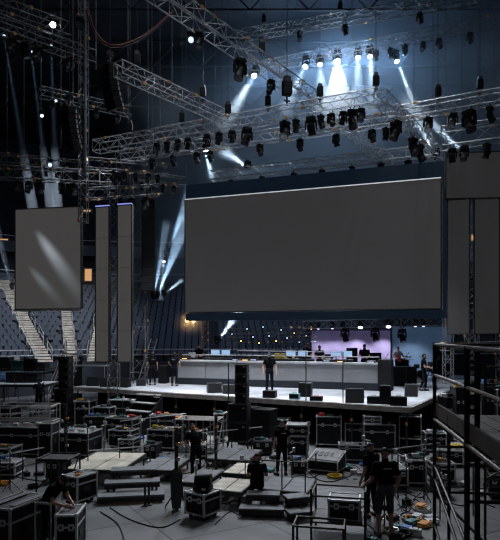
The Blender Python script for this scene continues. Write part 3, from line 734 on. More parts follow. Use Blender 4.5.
# open tube racks at the left
def tube_rack(label,loc,w,d,h,shelves,rz,m='zinc',name='equipment_rack',top=None,cat='rack',diag=False):
    root=thing(name,label,cat,loc,rz); r=.026
    for sx in (-1,1):
        for sy in (-1,1): MB().tube((sx*w/2,sy*d/2,0),(sx*w/2,sy*d/2,h),r,8).build('post',M[m],root)
    for z in [h]+[q for q in shelves if q<h-.05]:
        mb=MB()
        for s in (-1,1): mb.tube((-w/2,s*d/2,z),(w/2,s*d/2,z),r*.9); mb.tube((s*w/2,-d/2,z),(s*w/2,d/2,z),r*.9)
        mb.build('rail_frame',M[m],root)
    if diag:
        MB().tube((-w/2,-d/2,.1),(w/2,-d/2,h),r*.8).build('brace',M[m],root); MB().tube((w/2,-d/2,.1),(w/2,d/2,h),r*.8).build('brace',M[m],root)
    for z in shelves: MB().box((0,0,z-.02),(w-.04,d-.04,.03)).build('shelf',M[top or 'dboard'],root)
    return root
p=onz(18,452); tube_rack('tall open silver tube rack at the left edge with two shelves',(p.x,p.y+.6,0),2.5,.9,1.75,[.35,1.15],-.08)
p=onz(60,446); tube_rack('small pale tube rack beside the left speaker tower',(p.x-.9,p.y+.5,0),.9,.7,1.55,[.5,1.5],-.1,top='paletop')
tube_rack('white topped table under the left screen',(W(86,365,32).x,32.5,0),2.2,.8,2.75,[1.2,2.74],-.1,top='whitetop',name='equipment_table',cat='table')
# silver tubular crate under the stage edge
p=onz(204,446); root=tube_rack('open silver tube cage by the stage edge left of the front speaker tower',(p.x-.1,p.y-.9,0),1.65,1.0,1.25,[.06],-.18,name='tube_cage',cat='cage',top='whitetop',diag=True)
for k in range(1,6): MB().tube((-.82+k*.275,-.5,.06),(-.82+k*.275,-.5,1.25),.016).build('bar',M['zinc'],root)
MB().box((0,0,1.24),(1.6,.95,.03)).build('top_board',M['paletop'],root)
root=tube_rack('silver tube frame standing at the right front corner of the stage',(onz(404,450).x+.05,onz(404,450).y-.25,0),.8,.6,1.35,[.5],-.3,name='tube_stand',cat='stand')
# speaker towers
def pa_stack(label,loc,rz,w1,h1,w2,h2,n2):
    tube_rack('low steel dolly under '+label,(loc[0],loc[1],0),w1*1.05,.72,loc[2]-.02,[loc[2]-.02],rz,m='steel',name='speaker_dolly',cat='dolly')
    z=loc[2]; nn=2+n2
    for k in range(nn):
        big=k<2; w,h,d=(w1,h1,.7) if big else (w2,h2,.55)
        root=thing('speaker_cabinet','%s speaker cabinet, %s, in %s'%('large black' if big else 'slim black','bottom one' if k==0 else 'top one' if k==nn-1 else ORD[k]+' from the bottom',label),'speaker',(loc[0]+(0 if big else .1),loc[1],z),rz,'stacked speaker cabinets')
        MB().box((0,0,h/2),(w,d,h)).build('cabinet_body',M['black'],root,bevel=.015)
        MB().box((0,-d/2-.008,h/2),(w-.08,.02,h-.08)).build('grille',M['grille'],root)
        for sx in (-1,1): MB().box((sx*(w/2+.004),-.1,h/2),(.01,.2,min(.12,h*.4))).build('handle',M['steel'],root)
        fm=MB()
        for zz in (.02,h-.02): fm.box((0,-d/2-.02,zz),(w,.012,.025))
        for xx in (-1,1): fm.box((xx*(w/2-.02),-d/2-.02,h/2),(.025,.012,h))
        fm.build('front_frame',M['case_grey'],root)
        MB().box((w*.3,-d/2-.024,h*.78),(.09,.008,.045)).build('badge',M['brass'] if k in (1,3) else M['dulltrim'],root)
        z+=h+.012
p=onz(239.5,441,.45); pa_stack('the centre speaker tower',(p.x,p.y+.3,.45),-.2,.76,.70,.46,.36,4)
p=onz(62,418,.45); pa_stack('the left speaker tower',(p.x,p.y+.3,.45),-.15,.66,.70,.50,.38,4)
MB_=MB(); p=onz(230,444,0); mb=MB(); mb.tube((0,0,0),(0,0,3.35),.025); mb.tube((0,0,3.35),(.75,0,3.33),.022); mb.tube((.75,0,0),(.75,0,3.33),.02)
o=mb.build('goalpost',M['steel']); o.location=(p.x-.05,p.y-.35,0); o.rotation_euler=(0,0,-.2); tag(o,'thin dark tube goalpost standing in front of the centre speaker tower','goalpost')
for k,(px,py) in enumerate(((250,446),(266,449))):
    c=onz(px,py); root=thing('subwoofer','large black subwoofer box right of the front speaker tower, %s'%('nearer the tower' if k==0 else 'farther from the tower'),'speaker',(c.x,c.y+.45,0),-.45)
    MB().box((0,0,.42),(.75,.8,.8)).build('cabinet_body',M['black'],root,bevel=.02); MB().box((0,-.405,.42),(.66,.02,.7)).build('grille',M['grille'],root)
    MB().box((0,0,1.18),(.72,.78,.7)).build('upper_cabinet',M['black'],root,bevel=.02)

# stage gear
def wedge(label,px,py,w=.62,rz=0.,m='black',h=.38):
    p=ons(px,py); root=thing('stage_monitor',label,'stage monitor',(p.x,p.y+.25,ZS),rz,'wedge monitors on the stage')
    MB().prism([(-.26,0),(.26,0),(.22,h*.55),(.05,h),(-.1,h)],-w/2,w/2).build('cabinet_body',M[m],root,bevel=.015)
    R=Matrix.Rotation(math.atan2(.1,.2),3,'X')
    MB().prism([(-.265,.04),(-.255,.04),(-.105,h-.03),(-.115,h-.03)],-w/2+.03,w/2-.03).build('grille',M['grille'],root)
    MB().box((w/2+.005,.08,h*.4),(.012,.16,.08)).build('handle',M['steel'],root)
wedge('black wedge monitor on the deck, left of the pair by the front speaker tower',214,393,.68,.2,'case_grey',.46)
wedge('black wedge monitor partly behind the front speaker tower',229,394,.62,.1,'case_grey',.42)
for i,(px,py) in enumerate(((93,386),(107,387),(122,387.5))): wedge('black wedge monitor in the row at the stage left end, %s from the left'%ORD[i],px,py,.72,-.2,'black',.48)
wedge('large black wedge monitor right of the thin railing post',356,403,.72,-.25,'black',.55)
wedge('pale lit grey wedge monitor at the right of the deck',413,397,.55,-.35,'case_grey',.55)
wedge('small black wedge monitor left of the dark shirted stagehand pair',140,386,.5,.2,'black',.34)
def small_box(label,px,py,w,d,h,z=ZS,name='gear_box',m='black',top=None,rz=-.3,cat='box',knob=True):
    p=onz(px,py,z); root=thing(name,label,cat,(p.x,p.y+d/2,z),rz)
    MB().box((0,0,h/2),(w,d,h)).build('body',M[m],root,bevel=.012)
    MB().box((0,-d/2-.006,h*.55),(w*.86,.014,h*.6)).build('front_plate',M['grille'],root)
    MB().poly([(-.09,0,h),(-.08,0,h+.045),(.08,0,h+.045),(.09,0,h)],.01,5).build('handle',M['steel'],root)
    if top: MB().box((w*.2,0,h+.008),(w*.4,d*.5,.016)).build('label_plate',M[top],root)
small_box('small black box on the deck below the capped stagehand',270,398,.55,.4,.30)
small_box('flat dark teal box on the stage edge, right of the capped stagehand',295,399.5,.42,.35,.24,m='teal')
small_box('upright black monitor box standing near the stage edge centre',306,397,.55,.45,.60)
small_box('flat black box with a red top on the stage edge',317,401,.5,.35,.18,top='red')
small_box('low black box left of the upright box at the right stage corner',375,404,.5,.4,.28)
small_box('upright black box standing at the right stage corner',386.5,404.5,.42,.4,.72)
small_box('black box lying at the very right corner of the stage edge',400,406,.62,.4,.34)
pe_=CT(CL+.42,-.15,ZS); pr_=proj(pe_); small_box('tall black cabinet at the right end of the white counter',pr_[0],pr_[1],.62,1.1,1.5,name='equipment_cabinet',cat='cabinet',rz=CANG)
for i,px in enumerate((398,411)): small_box('black waist high cabinet in front of the guitarist, %s of two'%('left' if i==0 else 'right'),px,386,.72,.6,1.02,name='equipment_cabinet',cat='cabinet',rz=-.2)
small_box('black cabinet behind the stagehand pair, left end of the counter',163,383.5,.45,.6,1.0,name='equipment_cabinet',cat='cabinet',rz=-.2)
rz_=thing('low_riser','low dark riser under the guitarist','riser',(W(398,360,32.6).x,32.6,ZS),-.2); MB().box((0,0,.125),(2.4,1.6,.25)).build('deck_board',M['dboard'],rz_); MB().box((0,-.8,.125),(2.42,.03,.23)).build('edge_trim',M['deckedge'],rz_)
# thin railing on the front of the deck
rl=thing('stage_railing','thin dark tube railing along the middle of the stage front','railing',(0,0,0))
pts=[ons(237,396),ons(306,400.5),ons(343,402.5)]
tops=[p+Vector((0,0,2.0)) for p in pts]
for p,t in zip(pts,tops): MB().tube(p,t,.022).build('post',M['steel'],rl)
MB().tube(tops[0],tops[1],.018).tube(tops[1],tops[2],.018).build('top_rail',M['zinc'],rl)
# operator desks and monitors
def CTs(px,b):
    k=(px-250)/F; base=CA+cn*b; s=(k*base.y-base.x)/(cm.x-k*cm.y); return s
ZP=ZS+.4
def op_desk(label,x0,x1,b=1.15):
    s0,s1=CTs(x0,b),CTs(x1,b); p=CT((s0+s1)/2,b,ZP); L=s1-s0
    root=thing('operator_desk',label,'desk',p,CANG)
    MB().box((0,0,1.02),(L,.6,.05)).build('desk_top',M['case_grey'],root); MB().box((0,-.27,.5),(L-.05,.03,1.0)).build('front_board',M['black'],root)
    for sx in (-1,1): MB().box((sx*(L/2-.03),.05,.5),(.05,.5,1.0)).build('leg',M['black'],root)
    return root
for lab,x0,x1 in (('black operator desk at the left end behind the white counter',178,196),('black operator desk under the bluish monitor pair left of centre',206,240),('black operator desk behind the capped stagehand',262,282),('black operator desk carrying the bright monitors at the centre',284,313),('black operator desk right of the centre operators',328,352)): op_desk(lab,x0,x1)
def monitor(label,px,w=.55,h=.33,b=1.15,m='monitor',z=ZP+1.045):
    s=CTs(px,b); p=CT(s,b,z); root=thing('computer_monitor',label,'monitor',p,CANG+rnd.uniform(-.06,.06),'monitors on the operator desks')
    MB().box((0,0,.12+h/2),(w,.04,h)).build('housing',M['black'],root,bevel=.006); MB().box((0,-.022,.12+h/2),(w-.03,.006,h-.03)).build('display',M[m],root)
    MB().box((0,.03,.08),(.05,.03,.16)).box((0,.02,.01),(.24,.18,.02)).build('stand',M['black'],root)
for px,lab in ((215.5,'left bluish monitor of the pair on the desk left of centre'),(226,'right bluish monitor of the pair on the desk left of centre'),(291,'left bright monitor of the centre pair'),(303,'right bright monitor of the centre pair'),(336,'left dim monitor on the desk right of the centre operators'),(347,'right dim monitor on the desk right of the centre operators')): monitor(lab,px)
for i,(px,m_,lab) in enumerate(((278,'yellow','yellow bin on the desk behind the capped stagehand, left one'),(283.5,'yellow','yellow bin on the desk behind the capped stagehand, right one'),(192,'paper','white equipment box on the left operator desk'),(182,'case_grey','grey equipment box at the far left of the operator desks'))):
    s=CTs(px,1.15); p=CT(s,1.15,ZP+1.045); root=thing('storage_bin',lab,'bin',p,CANG); MB().box((0,0,.13),(.28,.3,.26)).build('bin_body',M[m_],root,bevel=.02); MB().box((0,0,.265),(.30,.32,.02)).build('rim',M[m_],root)
for i,px in enumerate((186,236,246,254,267,327,341,371)):
    s=CTs(px,.55); p=CT(s,.55,ZS+1.335); root=thing('control_box','small dark control unit on the white counter top, %s from its left'%ORD[i],'control unit',p,CANG+rnd.uniform(-.2,.2))
    hh=rnd.uniform(.12,.24); MB().prism([(-.15,0),(.15,0),(.15,hh),(-.15,hh*.5)],-.22,.22).build('unit_body',M['case'],root,bevel=.01); MB().box((0,-.152,hh*.25),(.3,.008,.03)).build('indicator_strip',M['lampdim' if i%2 else 'amberled'],root)
PL=[(232,334),(241,341),(247,329),(253,337),(259,343),(263,327),(269,336),(276,341),(281,330),(287,338),(294,333),(299,342),(306,336),(311,329)]
for i,(px,py) in enumerate(PL):
    p=W(px,py,37.2); root=thing('stage_lamp','small glowing lamp on a dark pole behind the operators, %s counted from the left'%ORD[i],'lamp',(p.x,p.y,ZS),0,'small lamps behind the operators')
    h=p.z-ZS; MB().tube((0,0,0),(0,0,h),.03,6).build('pole',M['steel'],root); MB().tube((0,.1,h),(0,-.14,h),.10,10,.13).build('housing',M['black'],root)
    MB().tube((0,-.142,h),(0,-.15,h),.05,10).build('lens',M['amberled'] if i%3==1 else M['lampdim'],root)
for i,(x0,x1,y) in enumerate(((228,316,331),(228,316,340))):
    tr('lighting_truss','thin dark truss with small lamps behind the operators, %s one'%('upper' if i==0 else 'lower'),x0,y,37.6,x1,y-1,37.0,size=.35,pitch=.5,m=M['tdark'],r=.022,amber=.5)
for i,(px,w_,h_) in enumerate(((326,.9,1.5),(352,.7,1.9),(374,.9,1.6),(402,.8,1.2),(443,.9,2.0))):
    p=W(px,350,35.6); root=thing('backline_cabinet','dark backline cabinet before the glowing backdrops, %s from the left'%ORD[i],'cabinet',(p.x,p.y,ZS),-.2,'backline cabinets')
    MB().box((0,0,h_/2),(w_,.6,h_)).build('body',M['black'],root,bevel=.02); MB().box((0,-.305,h_/2),(w_-.1,.02,h_-.15)).build('grille',M['grille'],root)
# microphone stands / instruments at right rear
def mic(label,px,py,h=1.5,rz=0):
    p=ons(px,py); root=thing('microphone_stand',label,'microphone stand',p,rz)
    MB().tube((0,0,.02),(0,0,h),.014).build('pole',M['steel'],root); MB().tube((0,0,0),(0,0,.03),.14,12).build('base',M['black'],root); MB().tube((0,.1,h),(0,-.45,h+.2),.01).build('boom',M['steel'],root); MB().ell((0,-.47,h+.21),(.03,.05,.03)).build('microphone',M['black'],root)
mic('microphone stand right of the guitarist',406,388.5,1.6); mic('microphone stand at the right of the deck near the scaffold',437,389,1.4); mic('microphone stand left of the guitarist',386,386,1.5)
def drumkit():
    p=W(421,366,33.5); root=thing('drum_kit','dark drum kit with cymbals in front of the blue backdrop','drum kit',(p.x,33.5,ZS))
    MB().tube((0,-.25,.32),(0,.2,.32),.3,18).build('bass_drum',M['black'],root); 
    for x,y,z in ((-.25,.05,.72),(.2,.05,.72),(.55,.1,.5),(-.6,.15,.55)): MB().tube((x,y,z),(x,y,z+.24),.17,14).build('tom_drum',M['case_grey'],root)
    for x,y,z in ((-.7,0,1.25),(.65,0,1.3),(.1,.3,1.4)):
        c=MB().tube((x,y,0),(x,y,z),.012).build('cymbal_stand',M['steel'],root); MB().tube((x,y,z),(x,y,z+.02),.24,16,.03).build('cymbal',M['brass'],c)
drumkit()
# stage steps and ladders
def steps(label,loc,w,n,rise,run,rz,treadm='paletop',name='steps',rail=False):
    root=thing(name,label,'steps',loc,rz)
    for k in range(n): MB().box((0,k*run+run/2,rise*(k+1)-.025),(w,run+.03,.05)).build('tread',M[treadm],root)
    for sx in (-1,1):
        MB().prism([(0,0),(n*run,0),(n*run,rise*n-.06),(0,rise-.06)],sx*w/2-.025,sx*w/2+.025).build('side_plate',M['black'],root)
        if rail:
            r=MB(); r.tube((sx*w/2,.05,rise),(sx*w/2,.05,rise+.95),.025); r.tube((sx*w/2,n*run,rise*n),(sx*w/2,n*run,rise*n+.95),.025); r.tube((sx*w/2,.05,rise+.95),(sx*w/2,n*run,rise*n+.95),.025); r.tube((sx*w/2,.05,rise+.5),(sx*w/2,n*run,rise*n+.5),.02); r.build('handrail',M['zinc'],root)
    return root
p=ons(152,391.8)-v*1.85; steps('black steps with pale treads leading onto the stage at the left',(p.x,p.y,0),1.35,5,.34,.36,ANG,'paletop')
steps('white handrail stairs standing left of the left speaker tower',(W(56,385,33).x,33,0),1.0,10,.33,.26,-.1,'whitetop',rail=True)
lp=ons(143,383); ld=thing('ladder','pale leaning ladder behind the stagehand pair','ladder',(lp.x,lp.y+1.2,ZS),-.3)
for sx in (-1,1): MB().tube((sx*.2-.2,-.35,0),(sx*.2+.3,.35,2.5),.03).build('rail',M['whitetop'],ld)
for k in range(8): t=(k+.7)/8.4; MB().tube((-.4+.5*t,-.35+.7*t,2.5*t),(.0+.5*t,-.35+.7*t,2.5*t),.02).build('rung',M['whitetop'],ld)

# decks and platforms on the floor
def platform(label,loc,w,d,h,rz,top='ply',rows=(2,1),legm='steel',rail=False,skirt=False):
    root=thing('stage_platform',label,'platform',loc,rz)
    nx,ny=rows
    for i in range(nx):
        for j in range(ny): MB().box((-w/2+w*(i+.5)/nx,-d/2+d*(j+.5)/ny,h-.02),(w/nx-.03,d/ny-.03,.04)).build('deck_board',M[top],root)
    fr=MB()
    for s in (-1,1): fr.box((0,s*d/2,h-.07),(w+.04,.04,.12)); fr.box((s*w/2,0,h-.07),(.04,d,.12))
    fr.build('frame',M[legm],root)
    for sx in (-1,1):
        for sy in (-1,1): MB().tube((sx*(w/2-.06),sy*(d/2-.06),0),(sx*(w/2-.06),sy*(d/2-.06),h-.1),.03).build('leg',M[legm],root)
    if rail:
        r=MB(); 
        for sx in (-1,0,1): r.tube((sx*w/2*.97,-d/2,h),(sx*w/2*.97,-d/2,h+.75),.018)
        r.tube((-w/2,-d/2,h+.75),(w/2,-d/2,h+.75),.018); r.tube((w/2,-d/2,h+.75),(w/2,d/2,h+.75),.018); r.tube((w/2,d/2,h+.75),(w/2,d/2,h),.018); r.build('guard_rail',M['rust'],root)
    return root
def plat_px(label,x0,x1,yb,yf,h,rz,dz=None,**k):
    pf=onz((x0+x1)/2,yf,h); pb=onz((x0+x1)/2,yb,h); d=pb.y-pf.y; w=(x1-x0)*(pf.y+pb.y)/2/F
    return platform(label,((pf.x+pb.x)/2,(pf.y+pb.y)/2,0),w*.9,d*.95,h,rz,**k)
plat_px('beige boarded low platform left of centre, between the grey topped case and the long steps',78,138,452,470,.48,-.12,top='ply',rows=(2,2))
plat_px('grey boarded low platform in front of the front speaker tower',188,216,469,483,.42,-.3,top='greyboard',rows=(1,1))
plat_px('beige boarded low platform behind the seated technician',228,262,463,474,.42,-.3,top='ply',rows=(2,1))
plat_px('beige boarded platform just left of the seated technician',212,251,478,491,.42,-.3,top='ply',rows=(2,1),rail=False)
plat_px('dark boarded platform with a guard rail right of the seated technician',262,314,477,491,.42,-.3,top='greyboard',rows=(2,1),rail=True)
plat_px('grey boarded platform between the beige decks and the front speaker tower',146,184,457,470,.35,-.2,top='greyboard',rows=(2,1))
plat_px('low grey platform on the floor below the silver tube cage',212,258,448,460,.3,-.3,top='greyboard',rows=(2,1))
def longsteps(label,loc,w,n,rise,run,rz):
    root=thing('long_steps',label,'steps',loc,rz)
    for k in range(n):
        MB().box((0,k*run,rise*(k+1)-.03),(w-.25*k,run*.9,.05)).build('tread',M['greyboard'],root)
        MB().box((0,k*run-run*.42,rise*(k+1)-.1),(w-.25*k,.03,.12)).build('riser_board',M['dboard'],root)
        for sx in (-1,1): MB().box((sx*(w/2-.1-.12*k),k*run,rise*(k+1)/2-.02),(.06,run*.7,rise*(k+1)-.06)).build('support',M['steel'],root)
p=onz(130,503); longsteps('long dark triple steps on the floor left of the cube flight case',(p.x,p.y+.2,0),1.75,3,.21,.55,.16)
p=onz(262,518); longsteps('dark double steps the seated technician sits on',(p.x,p.y+.2,0),1.1,2,.22,.45,-.1)
p=onz(304,521); longsteps('double steps with grey treads right of the seated technician',(p.x,p.y+.2,0),.85,2,.22,.45,.3)
for i,(px,py) in enumerate(((145,506),(149,505))):
    p=onz(px,py); o=MB().tube((0,0,0),(0,0,.6),.03).box((0,0,.015),(.16,.16,.03)).build('bollard_post',M['steel']); o.location=p; tag(o,'short dark steel post standing in front of the long triple steps, %s one'%('left' if i==0 else 'right'),'post')
# masts
def mast(label,px,py,h,base=True,drape=False):
    p=onz(px,py); root=thing('lighting_mast',label,'mast',p)
    MB().tube((0,0,0),(0,0,h),.05,8).build('pole',M['steel'],root)
    b=MB()
    for k in range(3): a=k*2*PI/3+.4; b.tube((0,0,.5),(.4*math.cos(a),.4*math.sin(a),.02),.02)
    b.build('tripod_base',M['steel'],root)
    for z in (h*.4,h*.62,h*.8): MB().box((.04,0,z),(.10,.10,.07)).build('clamp',M['brass' if z>h*.7 else 'dulltrim'],root)
    if drape: MB().rings([[Vector(((r+.03*math.sin(3*k))*math.cos(2*PI*k/12),(r*.7)*math.sin(2*PI*k/12),z)) for k in range(12)] for z,r in ((.05,.10),(.5,.14),(.95,.16),(1.05,.06))]).build('cloth_cover',M['jeans'],root)
mast('dark mast wrapped in dark cloth left of the cube flight case',176,511,2.1,drape=True); mast('dark mast standing left of the grey topped case, by the left tower',67,476,2.2)
mast('thin dark mast beside the technician in the clutter',178,478,1.9)
# steel frame stand with X brace
p=onz(55,492); tube_rack('dark scaffold trestle left of the square flight case',(p.x,p.y+.3,0),.9,.9,.95,[.93],-.1,m='steel',name='trestle',cat='trestle',diag=True)
# foreground scaffold trolley
p=onz(343,542); tr_=thing('scaffold_trolley','rusty tube frame trolley holding a black case, bottom right of centre','trolley',(p.x,p.y+.5,0),-.22)
w,d,h=1.15,.95,.95
for sx in (-1,1):
    for sy in (-1,1): MB().tube((sx*w/2,sy*d/2,0),(sx*w/2,sy*d/2,h+(.15 if sy<0 else 0)),.026,8).build('post',M['rust'],tr_)
for z in (h,.38):
    mb=MB()
    for s in (-1,1): mb.tube((-w/2,s*d/2,z),(w/2,s*d/2,z),.022); mb.tube((s*w/2,-d/2,z),(s*w/2,d/2,z),.022)
    mb.build('rail_frame',M['rust'],tr_)
MB().box((0,0,.38),(w-.05,d-.05,.03)).build('shelf',M['dboard'],tr_)
flight_case('flight_case','black case sitting inside the rusty tube trolley',(p.x+.12,p.y+.5,.40),.66,.6,.42,-.22,casters=False,group=G2,trim='dulltrim')
p2=onz(322,560); t2=thing('scaffold_trolley','low rusty tube frame at the bottom edge in front of the trolley','trolley',(p2.x,p2.y+.4,0),-.22)
for sx in (-1,1):
    for sy in (-1,1): MB().tube((sx*.5,sy*.3,0),(sx*.5,sy*.3,.62),.026,8).build('post',M['rust'],t2)
mb=MB()
for s in (-1,1): mb.tube((-.5,s*.3,.6),(.5,s*.3,.6),.024); mb.tube((s*.5,-.3,.6),(s*.5,.3,.6),.024)
mb.build('rail_frame',M['rust'],t2)

# right foreground scaffold
A_=W(434.5,343,10.5); B_=W(467,349,8.0); dAB=(B_-A_); dAB.z=0; dAB.normalize(); side=Vector((-dAB.y,dAB.x,0)); side=side if side.x>0 else -side
sf=thing('scaffold_platform','tall dark scaffold platform with guard rails filling the right foreground','scaffold',(A_.x,A_.y,0))
o0=Vector((A_.x,A_.y,0))
def SP(t,s,z): return dAB*t+side*s+Vector((0,0,z))
lenAB=Vector((B_.x-A_.x,B_.y-A_.y,0)).length
C_t=lenAB+2.4
for lab,t,s,r,h in (('a',0,0,.035,4.30),('b',lenAB,0,.042,4.27),('c',lenAB,.14,.042,4.2),('d',C_t,0,.035,4.25),('e',0,1.5,.035,4.25),('f',lenAB,1.5,.035,4.25),('g',lenAB*.45,.03,.028,3.1)):
    MB().tube(SP(t,s,0),SP(t,s,h),r,8).build('post',M['rust'],sf)
for z,nm in ((4.26,'top_rail'),(3.69,'mid_rail')):
    MB().tube(SP(-.05,0,z),SP(C_t,0,z-.02),.03,8).build(nm,M['rust'],sf)
MB().tube(SP(0,0,4.26),SP(0,1.5,4.26),.028,8).build('end_rail',M['rust'],sf)
MB().box(SP(C_t/2,.03,3.05),(.045,C_t,.24),Matrix.Rotation(math.atan2(dAB.y,dAB.x)-PI/2,3,'Z')).build('toe_board',M['wood'],sf)
Rp=Matrix.Rotation(math.atan2(dAB.y,dAB.x)-PI/2,3,'Z')
for k in range(5): MB().box(SP(C_t/2,.2+.28*k,2.93),(.26,C_t,.05),Rp).build('deck_plank',M['wood'],sf)
MB().tube(SP(0,0,2.86),SP(C_t,0,2.86),.032,8).build('ledger',M['rust'],sf)
for a,b in (((0,0,2.0),(C_t,0,.9)),((0,0,1.75),(C_t,0,.35)),((0,1.5,2.2),(C_t,1.5,.4)),((0,0,.9),(lenAB,0,-.0+.1))): MB().tube(SP(*a),SP(*b),.026,8).build('brace',M['rust'],sf)
for z in (2.35,1.5): MB().tube(SP(0,0,z),SP(0,3.0,z),.026,8).build('ledger',M['rust'],sf); MB().tube(SP(lenAB,0,z-.3),SP(lenAB,1.5,z-.3),.026,8).build('ledger',M['rust'],sf)
MB().tube(SP(0,0,1.5),SP(lenAB,1.5,.2),.024,8).build('brace',M['rust'],sf)
# second bay, farther right
for t,s in ((.1,3.0),(-1.9,3.0),(-1.9,1.4)): MB().tube(SP(t,s,0),SP(t,s,4.0),.03,8).build('post',M['rust'],sf)
for z in (3.75,3.3,2.3,1.3): MB().tube(SP(-1.9,1.4,z),SP(-1.9,3.6,z),.026,8).build('ledger',M['rust'],sf)
MB().tube(SP(-1.9,1.4,1.3),SP(-1.9,3.0,2.3),.022,8).build('brace',M['rust'],sf)
for z in (3.75,): MB().tube(SP(-1.9,3,z),SP(.1,3,z),.026,8).build('ledger',M['rust'],sf)
pq=o0+SP(lenAB+.35,.75,2.955)
bx=thing('speaker_cabinet','tall black box standing on the scaffold planks at the right edge','speaker',pq,math.atan2(dAB.y,dAB.x)-PI/2)
MB().box((0,0,.4),(.5,.5,.8)).build('cabinet_body',M['black'],bx,bevel=.015); MB().box((0,.255,.4),(.42,.015,.7)).build('grille',M['grille'],bx)
for z in (.2,.55): MB().box((-.256,0,z),(.012,.16,.07)).build('handle',M['steel'],bx)

# ------------------------------------------------------------------ loose clutter
KS=['paper','orange','red','teal','yellow','blue','alu','black','case_grey','greywhite']
CN={'paper':'white','orange':'orange','red':'red','teal':'teal','yellow':'yellow','blue':'blue','alu':'silver','black':'black','case_grey':'grey','greywhite':'pale'}
used_lab={}
def uniq(l):
    n=used_lab.get(l,0); used_lab[l]=n+1; return l if n==0 else l+', another a step to its right' if n==1 else l+', the %s such'%ORD[n]
def coil(label,loc,r,m,rz=0,parent=None):
    pts=[]
    for k in range(64): a=k/64*2*PI*4; rr=r*(.75+.25*math.sin(k*1.7)*.3+.06*(k//16)); pts.append((rr*math.cos(a),rr*math.sin(a),.018+.022*(k//16)))
    o=MB().poly(pts,.016,5).build('coiled_cable',M[m]); o.location=loc; tag(o,label,'cable'); return o
def toolbox(label,loc,w,d,h,m,rz):
    root=thing('tool_box',label,'tool box',loc,rz)
    MB().box((0,0,h*.4),(w,d,h*.8)).build('body',M[m],root,bevel=.01); MB().box((0,0,h*.88),(w*1.03,d*1.03,h*.2)).build('lid',M[m],root,bevel=.01)
    MB().poly([(-w*.25,0,h*.97),(-w*.22,0,h*1.25),(w*.22,0,h*1.25),(w*.25,0,h*.97)],.012,5).build('handle',M['steel'],root)
def tape(label,loc,m,rz=0):
    mb=MB(); n=14; vs=[];fs=[]
    for i in range(n):
        a=2*PI*i/n
        for r,z in ((.03,0),(.065,0),(.065,.05),(.03,.05)): vs.append((r*math.cos(a),r*math.sin(a),z))
    for i in range(n):
        j=(i+1)%n
        for k in range(4): fs.append((i*4+k,j*4+k,j*4+(k+1)%4,i*4+(k+1)%4))
    o=mb.add(vs,fs).build('tape_roll',M[m]); o.location=loc; tag(o,label,'tape roll')
def lying_tool(label,loc,m,rz):
    root=thing('hand_tool',label,'hand tool',loc,rz); MB().tube((-.12,0,.02),(.02,0,.02),.02,7).build('handle',M[m],root); MB().tube((.02,0,.02),(.16,0,.02),.009,6).box((.17,0,.02),(.04,.05,.02)).build('steel_head',M['alu'],root)
def glove(label,loc,m,rz):
    mb=MB().ell((0,0,.03),(.09,.06,.03)); 
    for k in range(4): mb.tube((.06,-.04+.027*k,.03),(.15-.01*abs(k-1.5),-.055+.036*k,.02),.014,6,.011)
    mb.tube((0,.05,.03),(.06,.11,.02),.015,6,.012); o=mb.build('work_glove',M[m]); o.location=loc; o.rotation_euler=(0,0,rz); tag(o,label,'glove')
rc=random.Random(11)
SURF=[('j','the worktop case at left',7),('k','the second row long case',7),('m','the grey topped broad case',6),('o','the pale lidded case in the clutter',4),('p','the tool strewn case',9),('n','the black case before the left tower',6),('r','the low case beside the tubular frame',5),('c','the tallest stage front case',4),('f','the wide stage front case',2),('s','the small case in the clutter',3),('q','the far left case',3),('i','the square case lower left',3),('d','the second stage front case',2),('g','the right end stage front case',2),('e','the low wide case',2),('u','the rack case behind the scaffold',5),('z','the low case beyond the scaffold',3),('aa','the dark case at the right edge',4)]
rotc={'k':-.12,'j':-.12,'m':-.2,'o':-.2,'p':-.25,'n':-.3,'r':-.25,'c':-.12,'f':-.1,'s':-.2,'q':-.2,'i':-.5,'d':-.2,'g':-.1,'e':-.12,'u':-.2,'z':-.3,'aa':-.3}
for key,sname,n in SURF:
    c,w,d,h=FC[key]; r0=rotc[key]
    for i in range(n):
        lx=-w/2*.82+w*.82*(i+.5)/n+ (w*.82)*.0; ly=rc.uniform(-d*.3,d*.25)
        if key=='f': lx=abs(lx)+.15
        p=Vector((c.x,c.y,h+.027))+Matrix.Rotation(r0,3,'Z')@Vector((lx,ly,0)); m=rc.choice(KS+['black','case_grey','alu','paper','black','greywhite']); kind=rc.randrange(5); rz=rc.uniform(-2,2)
        pos='%s from its left'%ORD[i]
        if kind==0: toolbox('%s tool box on %s, %s'%(CN[m],sname,pos),p,rc.uniform(.15,.26),.13,rc.uniform(.07,.13),m,rz*.2)
        elif kind==1: coil('%s coiled cable on %s, %s'%(CN[m] if m!='alu' else 'black',sname,pos),p,rc.uniform(.09,.15),m if m!='alu' else 'black')
        elif kind==2: tape('%s tape roll on %s, %s'%(CN[m],sname,pos),p,m)
        elif kind==3: lying_tool('%s gripped hand tool on %s, %s'%(CN[m],sname,pos),p,m,rz)
        else: glove('%s work glove on %s, %s'%(CN[m],sname,pos),p,m,rz)
# gear on the cube case
c,w,d,h=FC['h']
g=thing('lamp_head','dark moving lamp head lying on the cube flight case','lamp',(c.x,c.y,h+.03),-.3)
MB().box((0,0,.06),(.42,.34,.12)).build('base',M['black'],g,bevel=.02); MB().tube((-.2,0,.24),(.2,.05,.26),.12,12,.14).build('head',M['black'],g); MB().box((-.2,0,.16),(.04,.1,.2)).box((.2,0,.16),(.04,.1,.2)).box((0,0,.10),(.44,.1,.04)).build('yoke',M['steel'],g); MB().box((.08,-.175,.06),(.1,.01,.05)).build('display',M['paper'],g)
